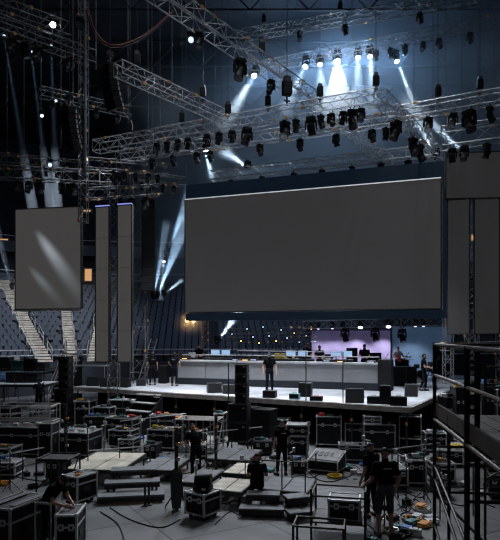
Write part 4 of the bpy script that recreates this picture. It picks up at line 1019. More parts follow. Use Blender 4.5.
# floor cables
def floor_cable(label,pts,m='black',r=.014,n=40,z=.015):
    P=[onz(x,y,0)+Vector((0,0,z)) for x,y in pts]; o=MB().poly(cat_curve(P,n),r,6).build('floor_cable',M[m]); tag(o,label,'cable','cables on the floor')
FCB=[([(236,462),(255,456),(275,449),(295,447)],'black cable snaking left of the floor technician toward the stage'),([(232,466),(250,461),(270,452),(290,452)],'black cable just in front of the cable left of the floor technician'),([(240,470),(262,462),(266,455),(262,448)],'black cable looping up to the first stage front case'),([(286,480),(300,476),(312,478),(322,474),(330,478)],'black cable crossing at the feet of the floor technician'),([(335,474),(345,478),(356,474),(366,478)],'black cable right of the sloping lid console case'),([(338,472),(350,470),(360,475),(372,470)],'second cable right of the sloping lid console case'),([(348,480),(340,470),(355,466),(368,480)],'looped cable before the low wide case'),([(0,470),(20,478),(45,482)],'cable on the floor at the left edge'),([(100,512),(118,525),(125,545)],'cable running off the bottom edge left of centre'),([(180,520),(160,528),(130,520),(110,508)],'cable in front of the long triple steps'),([(370,500),(380,490),(395,496),(402,512)],'cable behind the foreground technician'),([(360,520),(372,528),(380,534),(395,530)],'cable by the foreground technician shoes'),([(398,505),(408,512),(415,500),(425,508)],'cable right of the foreground technician'),([(405,492),(420,498),(430,492),(440,500)],'cable in front of the rack case behind the scaffold'),([(250,505),(240,515),(230,512),(215,525)],'cable between the cube flight case and the double steps')]
for pts,lab in FCB: floor_cable(lab,pts)
def floor_bits():
    i=0
    for x0,x1,y0,y1,n,zone in ((236,300,446,472,16,'left of the floor technician'),(330,368,464,480,12,'around the sloping console case'),(385,430,505,545,26,'at the foreground technician feet'),(0,60,462,492,10,'at lower left'),(120,180,436,468,16,'left of the wrapped mast'),(30,70,408,440,10,'around the left speaker tower'),(400,432,430,460,8,'by the right stage corner'),(436,500,440,500,14,'beyond the scaffold')):
        for k in range(n):
            px=x0+(x1-x0)*(k+.5)/n; py=rc.uniform(y0,y1); p=onz(px,py); m=rc.choice(KS+['black']*5+['paper','alu','alu']); q=rc.randrange(4); pos='%s from left'%ORD[k]
            if q==0: toolbox('%s tool box on the floor %s, %s'%(CN[m],zone,pos),p,rc.uniform(.18,.30),.15,rc.uniform(.10,.18),m,rc.uniform(-1,1))
            elif q==1: coil('%s coiled cable on the floor %s, %s'%(CN[m],zone,pos),p,rc.uniform(.14,.24),m)
            elif q==2: lying_tool('%s gripped hand tool on the floor %s, %s'%(CN[m],zone,pos),p,m,rc.uniform(-3,3))
            else:
                o=MB().box((0,0,.06),(.3,.2,.1)).tube((-.08,-.1,.06),(-.08,-.14,.06),.03,8).tube((.06,-.1,.06),(.06,-.14,.06),.03,8).build('junction_box',M[m],bevel=.01); o.location=p; o.rotation_euler=(0,0,rc.uniform(-1,1)); tag(o,'%s junction box on the floor %s, %s'%(CN[m],zone,pos),'junction box')
floor_bits()
tp=thing('draped_tarpaulin','blue tarpaulin bundle on the nearer pale raised deck at the far left','tarpaulin',(W(4,374,28.6).x,28.9,CZ-(384-HY)*27.6/F+.005)); MB().rings([[Vector(((r+.05*math.sin(5*a))*math.cos(a)*1.4,(r*.6)*math.sin(a),z)) for a in [2*PI*k/16 for k in range(16)]] for z,r in ((0,.5),(.18,.52),(.38,.4),(.5,.15))]).build('folded_sheet',M['tarp'],tp)

for i,(x0,x1,y,Y,h) in enumerate(((-14,48,384,27.6,1.25),(-16,44,372,34,1.5))):
    a=W(x0,y,Y); b=W(x1,y,Y); platform('pale topped raised deck at the far left, %s the tube rack'%('just behind' if i==0 else 'farther behind'),((a.x+b.x)/2,Y+.8,0),b.x-a.x,2.0,CZ-(y-HY)*Y/F,-.05,top='whitetop',rows=(3,1),rail=(i==0))
for i,(px,py,w_,h_,m) in enumerate(((3,366,.8,.8,'case_grey'),(16,370,.65,.6,'teal'),(28,369,.6,.7,'case'),(40,371,.6,.5,'case_grey'),(14,383,.9,.5,'case'),(30,383,.7,.45,'black'))):
    Y=33.6 if py<375 else 28.2; p=W(px,py,Y); zz=CZ-(372-HY)*33/F if py<375 else CZ-(384-HY)*27.6/F
    root=thing('storage_crate','%s crate on the %s raised deck at far left, %s'%({'case_grey':'grey','teal':'dull teal','case':'dark','black':'black'}[m],'farther' if py<375 else 'nearer','%s from left'%ORD[i if py<375 else i-4]),'crate',(p.x,Y+.4,zz+.002),-.1)
    MB().box((0,0,h_/2),(w_,.6,h_)).build('body',M[m],root,bevel=.02); MB().box((0,0,h_+.012),(w_+.04,.64,.03)).build('lid',M[m],root)
for i,(x0,x1) in enumerate(((-8,6),(7,20))):
    a=W(x0,366,40); b=W(x1,366,40); root=thing('barrier_panel','pale grey barrier panel low at the left edge before the stands, %s one'%('left' if i==0 else 'right'),'panel',((a.x+b.x)/2,40,0))
    MB().box((0,0,2.65),(b.x-a.x-.05,.08,.85)).build('panel_sheet',M['white'],root); MB().tube((-.35,0,0),(-.35,0,2.3),.04).tube((.35,0,0),(.35,0,2.3),.04).tube((-.35,0,2.2),(.35,0,2.2),.04).build('support_frame',M['steel'],root)
# dense gear between the stage and the open floor
GX=[('squat black case',92,120,418,436),('black case',62,84,404,426),('low black rack case',140,170,414,434),('small black trunk',170,184,420,440),('black trunk',-14,10,404,431),('long low black case',8,26,408,433),('black half height case',118,136,440,455),('narrow black case',84,98,436,452),('dark case',146,160,446,460),('small grey lidded case',162,182,440,456),('tall dark case',214,226,414,442),('low black case',232,250,442,456),('grey topped trunk',0,22,466,482),('dull edged case',40,58,462,482),('small dark case',20,40,440,452),('low dark crate',186,204,446,460),('dark crate',258,272,441,452),('dark trunk',452,476,470,492),('black crate',478,505,476,500),('grey crate',436,452,480,498),('stubby black case',388,408,470,490),('dark equipment crate',418,440,436,456),('low black crate',300,314,462,474)]
for i,(nm,x0,x1,yt,yb) in enumerate(GX):
    zone='left of the stage steps' if x0<150 and yb<440 else 'around the low decks at left' if x0<170 else 'near the centre speaker tower' if x0<320 else 'beyond the right scaffold'
    FC['g%d'%i]=case_px('%s %s, at %s'%(nm,zone,'its rear' if yb<440 else 'its nearer side'),x0,x1,yt,yb,rc.uniform(.5,.8),rc.uniform(-.4,.1),group=G2,top=rc.choice(['lid','lid','paletop']),trim=rc.choice(['dulltrim','steel','alu']))
    c,w,d,h=FC['g%d'%i]
    for q in range(2+(i%2)):
        m=rc.choice(KS+['black','case_grey','alu']); p=Vector((c.x+w*(-.28+.28*q),c.y+rc.uniform(-.1,.1),h+.03)); lab='on the %s %s'%(nm,zone)
        if q==0: coil('%s coiled cable %s'%(CN[m],lab),p,.12,m)
        elif q==1: toolbox('%s tool box %s'%(CN[m],lab),p,.18,.12,.09,m,rc.uniform(-1,1))
        else: lying_tool('%s gripped tool %s'%(CN[m],lab),p,m,rc.uniform(-2,2))
tr('hanging_truss','low dark truss crossing behind the right scaffold under the tall dark panels',440,347,26.5,512,345,25.5,size=.35,pitch=.45,m=M['tdark'],amber=.7)
for i,(x0,x1,yt,yb) in enumerate(((456,467,388,439),(469,481,394,441),(484,496,384,441),(498,512,390,443),(444,453,398,442))):
    c=case_px('tall dark equipment rack case behind the right scaffold, %s counted from the left'%ORD[{444:0,456:1,469:2,484:3,498:4}[x0]],x0,x1,yt,yb,.7,rc.uniform(-.3,.1),group='rack cases behind the right scaffold',trim='dulltrim' if i%2 else 'steel')
    c,w,d,h=c
    for q,m in enumerate((('yellow','black'),('orange','paper'),('blue','black'),('teal','yellow'),('paper','black'))[i]):
        toolbox('%s tool box on the %s rack case behind the scaffold'%(CN[m],ORD[{444:0,456:1,469:2,484:3,498:4}[x0]]),(c.x-.12+.26*q,c.y-.1,h+.03),.2,.2,.14,m,.1)
# slim stands among the gear
def stand(label,px,py,h,rz):
    p=onz(px,py); root=thing('equipment_stand',label,'stand',p,rz)
    MB().tube((0,0,0),(0,0,h),.018,6).build('pole',M['steel'],root)
    b=MB()
    for k in range(3): a=2*PI*k/3; b.tube((0,0,.28),(.28*math.cos(a),.28*math.sin(a),.0),.012)
    b.build('tripod_base',M['steel'],root)
    MB().tube((-.16,0,h),(.16,0,h),.02).box((.1,0,h+.06),(.1,.06,.12)).build('crossbar',M['dulltrim'],root)
for i,(px,py,h) in enumerate(((30,436,1.5),(88,450,1.6),(104,462,1.3),(126,438,1.7),(150,462,1.4),(160,440,1.8),(186,462,1.5),(210,468,1.2),(226,502,1.0),(240,492,.9),(292,486,1.0),(306,462,1.3),(10,490,1.1),(92,474,1.3),(366,488,1.4),(398,498,1.2),(412,520,1.3),(424,500,1.5),(394,528,.9))):
    stand('slim dark equipment stand among the floor gear, %s counted from the left'%ORD[sorted((30,88,104,126,150,160,186,210,226,240,292,306,10,92,366,398,412,424,394)).index(px)],px,py,h,rc.uniform(0,3))
# dark tube barriers
def barrier(label,x0,y0,x1,y1,h):
    a=onz(x0,y0); b=onz(x1,y1); d=b-a; L=d.length; root=thing('tube_barrier',label,'barrier',a,math.atan2(d.y,d.x)); n=max(2,int(L/1.1))
    for k in range(n+1): MB().tube((L*k/n,0,0),(L*k/n,0,h),.02,6).build('post',M['steel'],root)
    MB().tube((0,0,h),(L,0,h),.02,6).build('top_rail',M['dulltrim'],root); MB().tube((0,0,h*.5),(L,0,h*.5),.016,6).build('mid_rail',M['steel'],root)
for lab,a in (('dark tube barrier in front of the beige deck at left',(88,476,150,470,.8)),('dark tube barrier before the centre speaker tower',(200,458,262,450,.9)),('dark tube barrier left of the bending technician',(0,486,44,476,.9)),('dark tube barrier left of the tubular cage',(120,446,186,436,1.0)),('dark tube barrier in the gear at far left',(0,440,60,434,1.1)),('dark tube barrier behind the foreground technicians',(392,478,440,470,.9)),('dark tube barrier inside the right scaffold',(440,520,505,512,1.3))): barrier(lab,*a)
for i,pts in enumerate(([(60,472),(80,474),(100,476),(118,474)],[(150,480),(165,470),(185,474),(205,466)],[(196,500),(210,498),(224,504),(236,500)],[(262,484),(275,492),(290,490),(302,496)],[(306,470),(318,480),(332,482),(346,478)],[(240,460),(252,468),(262,472),(276,468)],[(410,470),(420,478),(434,474),(446,482)],[(120,458),(134,464),(150,458),(166,462)],[(20,500),(34,494),(48,498),(60,505)],[(376,512),(386,518),(398,516),(408,524)],[(352,500),(360,508),(368,504),(378,515)],[(444,500),(460,506),(476,502),(495,508)])):
    floor_cable('thin dark cable lying among the gear, %s of twelve such'%ORD[i],pts,'black' if i%3 else 'dulltrim',.016)

# ------------------------------------------------------------------ people
def V(*a): return Vector(a)
DEF=dict(pelvis=V(0,0,.95),waist=V(0,.01,1.10),chest=V(0,.01,1.30),neck=V(0,.015,1.49),head=V(0,-.015,1.635),
 shL=V(.18,.01,1.425),shR=V(-.18,.01,1.425),elL=V(.245,.03,1.14),elR=V(-.245,.03,1.14),wrL=V(.265,-.06,.90),wrR=V(-.265,-.06,.90),
 hipL=V(.09,0,.93),hipR=V(-.09,0,.93),knL=V(.11,-.02,.51),knR=V(-.11,-.02,.51),anL=V(.125,.025,.085),anR=V(-.125,.025,.085),toL=V(.155,-.15,.035),toR=V(-.155,-.15,.035),face=V(0,-1,0))
def person(label,loc,rz,h=1.76,pose=None,shirt='shirt',pants='pants',hat=None,hair='hair',sleeve=.62,shorts=False,prt=False,lean=0):
    P={k:v_.copy() for k,v_ in DEF.items()}
    if pose:
        for k,v_ in pose.items(): P[k]=Vector(v_)
    s=h/1.75
    mb=MB()
    sx=(P['shL']-P['shR']).normalized(); hx=(P['hipL']-P['hipR']).normalized()
    rings=[]
    spine=[(P['pelvis']-(P['waist']-P['pelvis']).normalized()*.10,.10,.085,hx),(P['pelvis'],.168,.118,hx),(P['waist'],.148,.105,hx),(P['waist'].lerp(P['chest'],.55),.165,.115,sx),(P['chest'],.182,.122,sx),(P['chest'].lerp(P['neck'],.62),.165,.10,sx),(P['chest'].lerp(P['neck'],.86),.10,.08,sx),(P['neck'],.058,.058,sx)]
    for i,(c,ra,rb,ax) in enumerate(spine):
        t=(spine[min(i+1,len(spine)-1)][0]-spine[max(i-1,0)][0]).normalized(); ax=(ax-t*ax.dot(t)).normalized(); by=t.cross(ax)
        rings.append([c+ax*ra*math.cos(2*PI*k/18)+by*rb*math.sin(2*PI*k/18) for k in range(18)])
    mb.rings(rings)
    fdir=P['face'].normalized(); up=(P['head']-P['neck']).normalized(); f2=(fdir-up*fdir.dot(up)).normalized(); rt_=f2.cross(up)
    Rh=Matrix((rt_,-f2,up)).transposed()   # local x=side, -y=face, z=up
    H=P['head']; 
    def hp(x,y,z): return H+Rh@V(x,y,z)
    mb.capsule(P['neck']-up*.05,H-up*.06,.058,.054)
    mb.ell(hp(0,.012,.025),(.076,.094,.098),Rh,16,10); mb.ell(hp(0,-.022,-.045),(.058,.068,.072),Rh,14,8)
    mb.tube(hp(0,-.078,.02),hp(0,-.112,-.022),.008,8,.017); mb.ell(hp(0,-.07,.035),(.05,.02,.012),Rh,10,6)
    for sg in (-1,1): mb.ell(hp(sg*.079,.012,-.005),(.012,.02,.032),Rh,8,6)
    for a in ('L','R'):
        sh,el,wr=P['sh'+a],P['el'+a],P['wr'+a]
        mb.capsule(sh,el,.056,.042); mb.capsule(el,wr,.042,.028); mb.ell(sh,(.064,.064,.064))
        mb.capsule(P['chest'].lerp(P['neck'],.55),sh,.07,.058)
        hip,kn,an,to=P['hip'+a],P['kn'+a],P['an'+a],P['to'+a]
        mb.capsule(hip,kn,.085,.058); mb.capsule(kn,an,.057,.040); mb.ell(kn.lerp(an,.3)+V(0,.015,0),(.054,.056,.09))
        mb.ell(hip+V(0,.03,0),(.09,.09,.1))
        ft=(to-an); ft.z=0; ft.normalize()
        mb.capsule(an-ft*.035-V(0,0,.045),to-ft*.03+V(0,0,.01),.042,.034)
        # hand: palm and five fingers
        dr=P.get('hd'+a) or (wr-el).normalized(); dr=dr.normalized()
        inn=(P['pelvis']+V(0,0,.0)-wr); inn=(inn-dr*inn.dot(dr)).normalized(); fw=dr.cross(inn).normalized()
        if fw.y>0: fw=-fw
        pc=wr+dr*.055
        Rp_=Matrix((fw,inn,dr)).transposed(); mb.ell(pc,(.042,.020,.058),Rp_,12,8)
        for k,(off,ln) in enumerate(((.030,.068),(.010,.076),(-.010,.071),(-.029,.055))):
            b0=wr+dr*.095+fw*off; m0=b0+dr*ln*.5+inn*.006; e0=m0+dr*ln*.38+inn*ln*.38
            mb.capsule(b0-dr*.02,m0,.010,.009); mb.capsule(m0,e0,.009,.0085)
        t0=wr+dr*.03+fw*.030; t1=t0+dr*.035+fw*.028+inn*.01; t2=t1+dr*.032+inn*.012
        mb.capsule(t0,t1,.012,.010); mb.capsule(t1,t2,.010,.009)
    root=thing('person',label,'person',loc,rz)
    o=mb.build('body_tmp',M['skin'])
    r=o.modifiers.new('r','REMESH'); r.mode='VOXEL'; r.voxel_size=.0085
    sm=o.modifiers.new('s','SMOOTH'); sm.factor=.5; sm.iterations=4
    dg=bpy.context.evaluated_depsgraph_get(); me=bpy.data.meshes.new_from_object(o.evaluated_get(dg)); bpy.data.objects.remove(o)
    me.name='body'; n=len(me.vertices)
    co_=np.empty(n*3); me.vertices.foreach_get('co',co_); co_=co_.reshape(-1,3)
    nr=np.empty(n*3); me.vertices.foreach_get('normal',nr); nr=nr.reshape(-1,3)
    bones=[('torso',P['waist'],P['chest'].lerp(P['neck'],.7),.15),('hips',P['pelvis']-V(0,0,.05),P['pelvis'].lerp(P['waist'],.45),.15),('head',P['neck'].lerp(P['head'],.25),P['head']+up*.06,.07)]
    for a in ('L','R'):
        bones+=[('ua',P['sh'+a],P['el'+a],.05),('fa',P['el'+a],P['wr'+a],.035),('hand',P['wr'+a],P['wr'+a]+((P.get('hd'+a) or (P['wr'+a]-P['el'+a])).normalized())*.16,.03),('th',P['hip'+a],P['kn'+a],.075),('sk',P['kn'+a],P['an'+a]+V(0,0,.03),.045),('ft',P['an'+a]-V(0,0,.03),P['to'+a],.04)]
    D_=[];T_=[]
    for nm,a,b,rr in bones:
        a=np.array(a);b=np.array(b);ab=b-a;t=np.clip(((co_-a)@ab)/(ab@ab),0,1); D_.append(np.linalg.norm(co_-(a+t[:,None]*ab),axis=1)-rr); T_.append(t)
    D_=np.array(D_);T_=np.array(T_); bi=D_.argmin(0); tt=T_[bi,np.arange(n)]; nm=np.array([b[0] for b in bones])[bi]
    shirtv=(nm=='torso')|((nm=='ua')&(tt<sleeve))|((nm=='fa')&(sleeve>1)&(tt<.95)) | ((nm=='ua')&(sleeve>1))
    pantv=(nm=='hips')|(nm=='th')|((nm=='sk')&(tt<(.05 if shorts else .97)))
    shoev=(nm=='ft')
    hl=(co_-np.array(H))@np.array(Rh)   # head local
    hairv=(nm=='head')&((hl[:,2]>.062)|((hl[:,1]>.015)&(hl[:,2]>-.045)))&(hl[:,2]>-.07)
    if hat: hairv=(nm=='head')&(hl[:,2]>.045)
    body=bpy.data.objects.new('body',me); COL.objects.link(body); body.parent=root; me.materials.clear(); me.materials.append(M['skin'])
    for p_ in me.polygons: p_.use_smooth=True
    nf=len(me.polygons); lt=np.empty(nf,int); me.polygons.foreach_get('loop_total',lt); ls=np.empty(nf,int); me.polygons.foreach_get('loop_start',ls); lv=np.empty(len(me.loops),int); me.loops.foreach_get('vertex_index',lv)
    def shell(name,mask,off,m):
        fs=[]; us=set()
        for f_ in range(nf):
            vi=lv[ls[f_]:ls[f_]+lt[f_]]
            if mask[vi].all(): fs.append(tuple(int(x) for x in vi)); us.update(fs[-1])
        if not fs: return
        us=sorted(us); mp={q:i for i,q in enumerate(us)}
        pv=co_[us]+nr[us]*off; m2=bpy.data.meshes.new(name); m2.from_pydata([tuple(x) for x in pv],[],[tuple(mp[i] for i in f_) for f_ in fs]); m2.materials.append(M[m])
        m2.polygons.foreach_set('use_smooth',[True]*len(m2.polygons))
        ob=bpy.data.objects.new(name,m2); COL.objects.link(ob); ob.parent=root
        so=ob.modifiers.new('thick','SOLIDIFY'); so.thickness=.006; so.offset=-1; return ob
    # grow by one ring so garments overlap
    shell('shirt',shirtv,.013,shirt); shell('trousers' if not shorts else 'shorts',pantv|((nm=='torso')&(co_[:,2]<(P['waist'].z-.05))),.008,pants); [shell('shoe',shoev&(bi==k_),.009,'shoe') for k_ in (8,14)]
    if hat:
        cp=shell('cap',hairv,.012,hat); bb=hp(0,-.10,.05); MB().box(bb,(.13,.11,.012),Rh@Matrix.Rotation(.2,3,'X')).build('cap_brim',M[hat],cp)
    else: shell('hair',hairv,.011,hair)
    for sg in (-1,1): MB().ell(hp(sg*.03,-.0835,.012),(.011,.008,.007),Rh,8,6).build('eye',M['eye'],root)
    MB().ell(hp(0,-.087,-.062),(.022,.007,.007),Rh,8,6).build('mouth',M['lip'],root)
    if prt:
        bk=sx.cross((P['neck']-P['chest']).normalized()); bk=bk if bk.dot(P['face'])<0 else -bk
        q=P['chest'].lerp(P['neck'],.38)+bk*.128; Rb=Matrix((sx,bk,(P['neck']-P['chest']).normalized())).transposed(); pm=MB()
        for k in range(6): pm.box(q+Rb@V(-.075+.03*k,0,.004*(k%2)),(.022,.02,.022),Rb)
        pm.build('back_print',M['greywhite'],root)
    root.scale=(s,)*3
    return root
BACK=PI   # facing away from the camera
walk=dict(knL=V(.10,-.10,.52),anL=V(.11,-.06,.09),toL=V(.13,-.23,.04),knR=V(-.1,.02,.50),anR=V(-.11,.18,.12),toR=V(-.13,.03,.04))
hold=dict(elL=V(.25,-.02,1.15),elR=V(-.25,-.02,1.15),wrL=V(.14,-.26,1.12),wrR=V(-.14,-.26,1.12))
p=ons(152.5,385); person('person in dark clothes on the stage, left one of the pair, seen from behind',p,BACK+.3,1.76,dict(wrL=V(.25,-.12,1.0),elL=V(.27,.05,1.15)),prt=True)
p=ons(174.5,386); person('person in dark clothes on the stage, right one of the pair, legs apart',p,BACK-.2,1.78,dict(elL=V(.30,.04,1.2),wrL=V(.24,-.15,1.05),elR=V(-.30,.04,1.2),wrR=V(-.26,-.14,1.03)),pants='pants',prt=True)
p=ons(269.5,393); person('person in black shirt and grey cap standing at the stage centre facing front',p,.1,1.86,dict(elL=V(.28,.03,1.17),elR=V(-.28,.03,1.17),wrL=V(.29,-.08,.93),wrR=V(-.29,-.08,.93)),hat='cap',pants='pants')
p=ons(424,391); person('person in dark shirt at the right of the deck operating a tripod camera',p,1.3,1.78,dict(walk,**hold))
def op(label,px,b=1.9,rz=0,**k): return person(label,CT(CTs(px,b),b,ZP),CANG+rz,**k)
op('operator with headset standing behind the left desk beside the bluish monitors',199,1.8,.4,pose=hold)
op('operator behind the bright centre monitors, left one of two',307,1.9,-.2,pose=hold,h=1.85)
op('operator behind the bright centre monitors, right one in navy shirt',319.5,1.75,.3,pose=hold,shirt='navy',h=1.74)
op('operator in black cap at the right end behind the white counter',364.5,1.6,.2,pose=hold,h=1.82,hat='black')
op('seated height operator at a desk between monitors and yellow bins',290,2.7,.3,pose=hold,h=1.6)
p=Vector((W(398,360,32.4).x,32.4,ZS+.25)); gp=person('guitarist in a pale shirt standing on the riser before the blue backdrop',p,.2,1.78,dict(elL=V(.33,.0,1.2),wrL=V(.42,-.22,1.2),elR=V(-.30,.03,1.2),wrR=V(-.10,-.2,1.03)),shirt='greywhite')
gt=thing('guitar','dark electric guitar held by the pale shirted guitarist','guitar',p+Vector((0,-.0,0)),.2)
mb=MB(); Rg=Euler((0,-.22,0)).to_matrix()
mb.rings([[V(0,y,0)+Rg@V(r*math.cos(2*PI*k/14)*1.25,0,r*.95*math.sin(2*PI*k/14)) + V(-.03,-.22,1.05) for k in range(14)] for y,r in ((0,.13),(-.045,.13))]); mb.build('guitar_body',M['red'],gt)
MB().tube(V(-.03,-.24,1.05)+Rg@V(.13,0,0),V(-.03,-.24,1.05)+Rg@V(.62,0,0),.022,6).build('neck',M['wood'],gt); MB().box(V(-.03,-.24,1.05)+Rg@V(.68,0,0),(.15,.02,.07),Rg).build('headstock',M['black'],gt)
p=onz(282,475); person('technician in black shirt standing alone on the open floor, back to the camera',p,BACK+.25,1.72,dict(wrR=V(-.24,-.16,.98),elR=V(-.25,.0,1.16),knL=V(.13,-.02,.51),anL=V(.17,.03,.085),toL=V(.24,-.13,.035)),hat='black',prt=True)
sit=dict(pelvis=V(0,0,.52),waist=V(0,.0,.67),chest=V(0,-.03,.87),neck=V(0,-.06,1.05),head=V(0,-.10,1.19),shL=V(.18,-.04,.99),shR=V(-.18,-.04,.99),elL=V(.25,-.12,.73),elR=V(-.25,-.12,.73),wrL=V(.15,-.34,.70),wrR=V(-.15,-.34,.70),hipL=V(.09,-.02,.50),hipR=V(-.09,-.02,.50),knL=V(.13,-.44,.50),knR=V(-.13,-.44,.50),anL=V(.13,-.46,.085),anR=V(-.13,-.46,.085),toL=V(.14,-.63,.035),toR=V(-.14,-.63,.035))
p=onz(257.5,512); person('technician in black sitting on the dark double steps, back to the camera',(p.x,p.y+.62,.02),BACK,1.74,dict(sit),hat='black')
p=onz(196,480); person('technician in dark clothes bent over gear beside the mast, left of centre',p,BACK+.5,1.76,dict(waist=V(0,-.02,1.10),chest=V(0,-.10,1.28),neck=V(0,-.20,1.44),head=V(0,-.29,1.56),shL=V(.18,-.16,1.38),shR=V(-.18,-.16,1.38),elL=V(.27,-.22,1.12),elR=V(-.27,-.22,1.12),wrL=V(.16,-.42,1.0),wrR=V(-.2,-.42,1.02)),hat='black')
bend=dict(pelvis=V(0,.05,.93),waist=V(0,-.04,1.06),chest=V(0,-.20,1.17),neck=V(0,-.38,1.22),head=V(0,-.50,1.24),shL=V(.18,-.30,1.20),shR=V(-.18,-.30,1.20),elL=V(.22,-.36,.95),elR=V(-.22,-.36,.95),wrL=V(.12,-.52,.84),wrR=V(-.12,-.54,.86),hipL=V(.09,.05,.91),hipR=V(-.09,.05,.91),knL=V(.11,-.03,.51),knR=V(-.11,-.03,.51),anL=V(.12,.03,.085),anR=V(-.12,.03,.085),face=V(0,-.6,-1))
lean=dict(waist=V(0,-.03,1.09),chest=V(0,-.15,1.24),neck=V(0,-.27,1.37),head=V(0,-.36,1.44),shL=V(.18,-.22,1.32),shR=V(-.18,-.22,1.32),elL=V(.25,-.30,1.06),elR=V(-.25,-.30,1.06),wrL=V(.13,-.50,.97),wrR=V(-.15,-.50,.99),face=V(0,-.8,-.8))
person('technician in black bending over a trunk case at lower left',(W(48,500,11.6).x,11.6,0),1.25,1.76,lean,hat='black')
p=onz(385,536,0); person('technician in black shirt and shorts in the right foreground, back to the camera',(p.x,p.y,0),BACK+.15,1.94,dict(elR=V(-.30,.0,1.14),wrR=V(-.27,-.10,.90),elL=V(.30,.02,1.14),wrL=V(.36,-.16,1.0),knL=V(.13,-.01,.51),anL=V(.14,.03,.085),knR=V(-.12,-.02,.51)),hat='black',pants='jeans',shorts=True,prt=True,sleeve=.75)
p=onz(371,517,0); person('technician with light grey cap half hidden behind the right foreground technician',(p.x,p.y,0),BACK+.6,1.80,dict(elR=V(-.27,-.05,1.15),wrR=V(-.30,-.2,.95)),hat='cap')
p=onz(41,420,0); person('person in a dark jacket standing by the tube rack left of the left speaker tower',(W(39,400,26.6).x,26.6,.725),BACK+.8,1.72,dict(hold),shirt='navy')
bp=thing('low_riser','dark riser under the jacketed person at the left','riser',(W(39,400,26.6).x,26.6,0)); MB().box((0,0,.36),(1.2,1.2,.72)).build('deck_board',M['dboard'],bp); MB().box((0,-.6,.68),(1.22,.03,.1)).build('edge_trim',M['deckedge'],bp)
# tripod camera beside the camera operator
p=ons(431,391); root=thing('camera_tripod','black camera on a tripod at the right of the deck','camera',p,.2)
for k in range(3): a=2*PI*k/3+.3; MB().tube((0,0,1.15),(.42*math.cos(a),.42*math.sin(a),.0),.022,6).build('leg',M['black'],root)
MB().box((0,0,1.3),(.18,.34,.2)).build('camera_body',M['black'],root,bevel=.01); MB().tube((0,-.17,1.3),(0,-.36,1.3),.06,10).build('camera_lens',M['black'],root); MB().tube((0,0,1.1),(0,0,1.22),.05).build('fluid_head',M['steel'],root)

# ------------------------------------------------------------------ lights
w_=bpy.data.worlds.new('World'); SC.world=w_; w_.use_nodes=True
w_.node_tree.nodes['Background'].inputs['Color'].default_value=(.30,.48,.80,1); w_.node_tree.nodes['Background'].inputs['Strength'].default_value=.0
# stage wash from the ring trusses, straight down
for px,e in ((150,.8),(205,1),(260,1),(310,1),(360,1)):
    q=at_px('ring',px)-Vector((0,0,.9)); spot(q,q+Vector((-.2,1.5,-11.5)),3900*e,50,(.86,.92,1),.8,.2)
q=at_px('right',420)-Vector((0,0,.8)); spot(q,(q.x+.8,q.y+.8,ZS),4500,44,(.86,.92,1),.8,.2)
q=W(330,316,33.5); area(q,(q.x-2,q.y-5,ZS),300,5,(.84,.88,1),.4)  # added area fill below the screen for the rear deck
# back light from the ring and the far lamps over the open floor
for px,tx,e in ((112,-9,1.0),(140,-6,.55),(230,-1,1.1),(330,3.5,2.2)):
    q=at_px('ring',px)-Vector((0,.3,.9)); spot(q,(tx,14.5,0),1150*e,64,(.86,.92,1),.7,.2)
spot(W(337.5,63,38.3),(0,15,0),8000,50,(.84,.92,1),.6,.35)
spot(W(254,77,40.3),(-6,18,0),4000,50,(.80,.90,1),.6,.3)
area((2,6,26),(0,19,0),300,8,(.95,.97,1))  # added unseen overhead fill from the front
# added bare points that make the haze glow behind the lamp row
for px,py,Y,e in ((337,62,40.5,900),(366,58,39.2,250),(258,76,42.3,170),(308,68,40.5,230),(400,60,38,90)):
    point(W(px,py,Y),e*1.25,(.33,.60,1),.3)
for px,tx,e in ((270,250,1),(340,320,1.3),(390,420,1)):
    q=fp(px)+Vector((0,1.0,.2)); spot(q,W(tx,110,62),700*e,100,(.25,.5,1),1,.4)  # added blue washes thrown back onto the rear wall
# the left screen is hit by a grazing show light
t=W(58,262,25.95); spot(W(4,194,25.66),t,7000,11,(.75,.88,1),1,.16)
t=W(45,285,26.05); spot(W(0,240,25.80),t,1500,10,(.75,.88,1),1,.14)
# added washes brightening the tiers and side decks, no fixture seen
q=W(60,176,27.5); spot(q,W(14,380,29),1500,50,(.85,.92,1),.8,.2)
spot(W(60,100,30),W(30,330,46),15000,56,(.85,.9,1),.9,.4)
spot(W(250,100,36),W(250,335,47),4200,80,(.5,.68,1),.9,.4)
spot(W(486,145,27.6),W(476,390,31),1500,34,(.8,.9,1),.9,.3)
point(W(337,70,37.6),700,(.75,.88,1),.3); point(W(270,80,40),300,(.75,.88,1),.3)  # added bare points giving the trusses rim light
for key,px in (('ring',140),('ring',215),('ring',290),('ring',360),('left',150),('diag',215),('side',410),('right',470),('la',120),('lscr',40),('lc',90),('ul',50)):  # added roof spots out of view that brighten the trusses
    q=at_px(key,px); spot((q.x,q.y-1.2,28.3),(q.x,q.y,q.z),{'ring':4800,'left':5000,'diag':4500,'side':4000,'right':1000,'la':1800,'lscr':600,'lc':1000,'ul':1800}[key],30,(.85,.92,1),.6,.25)
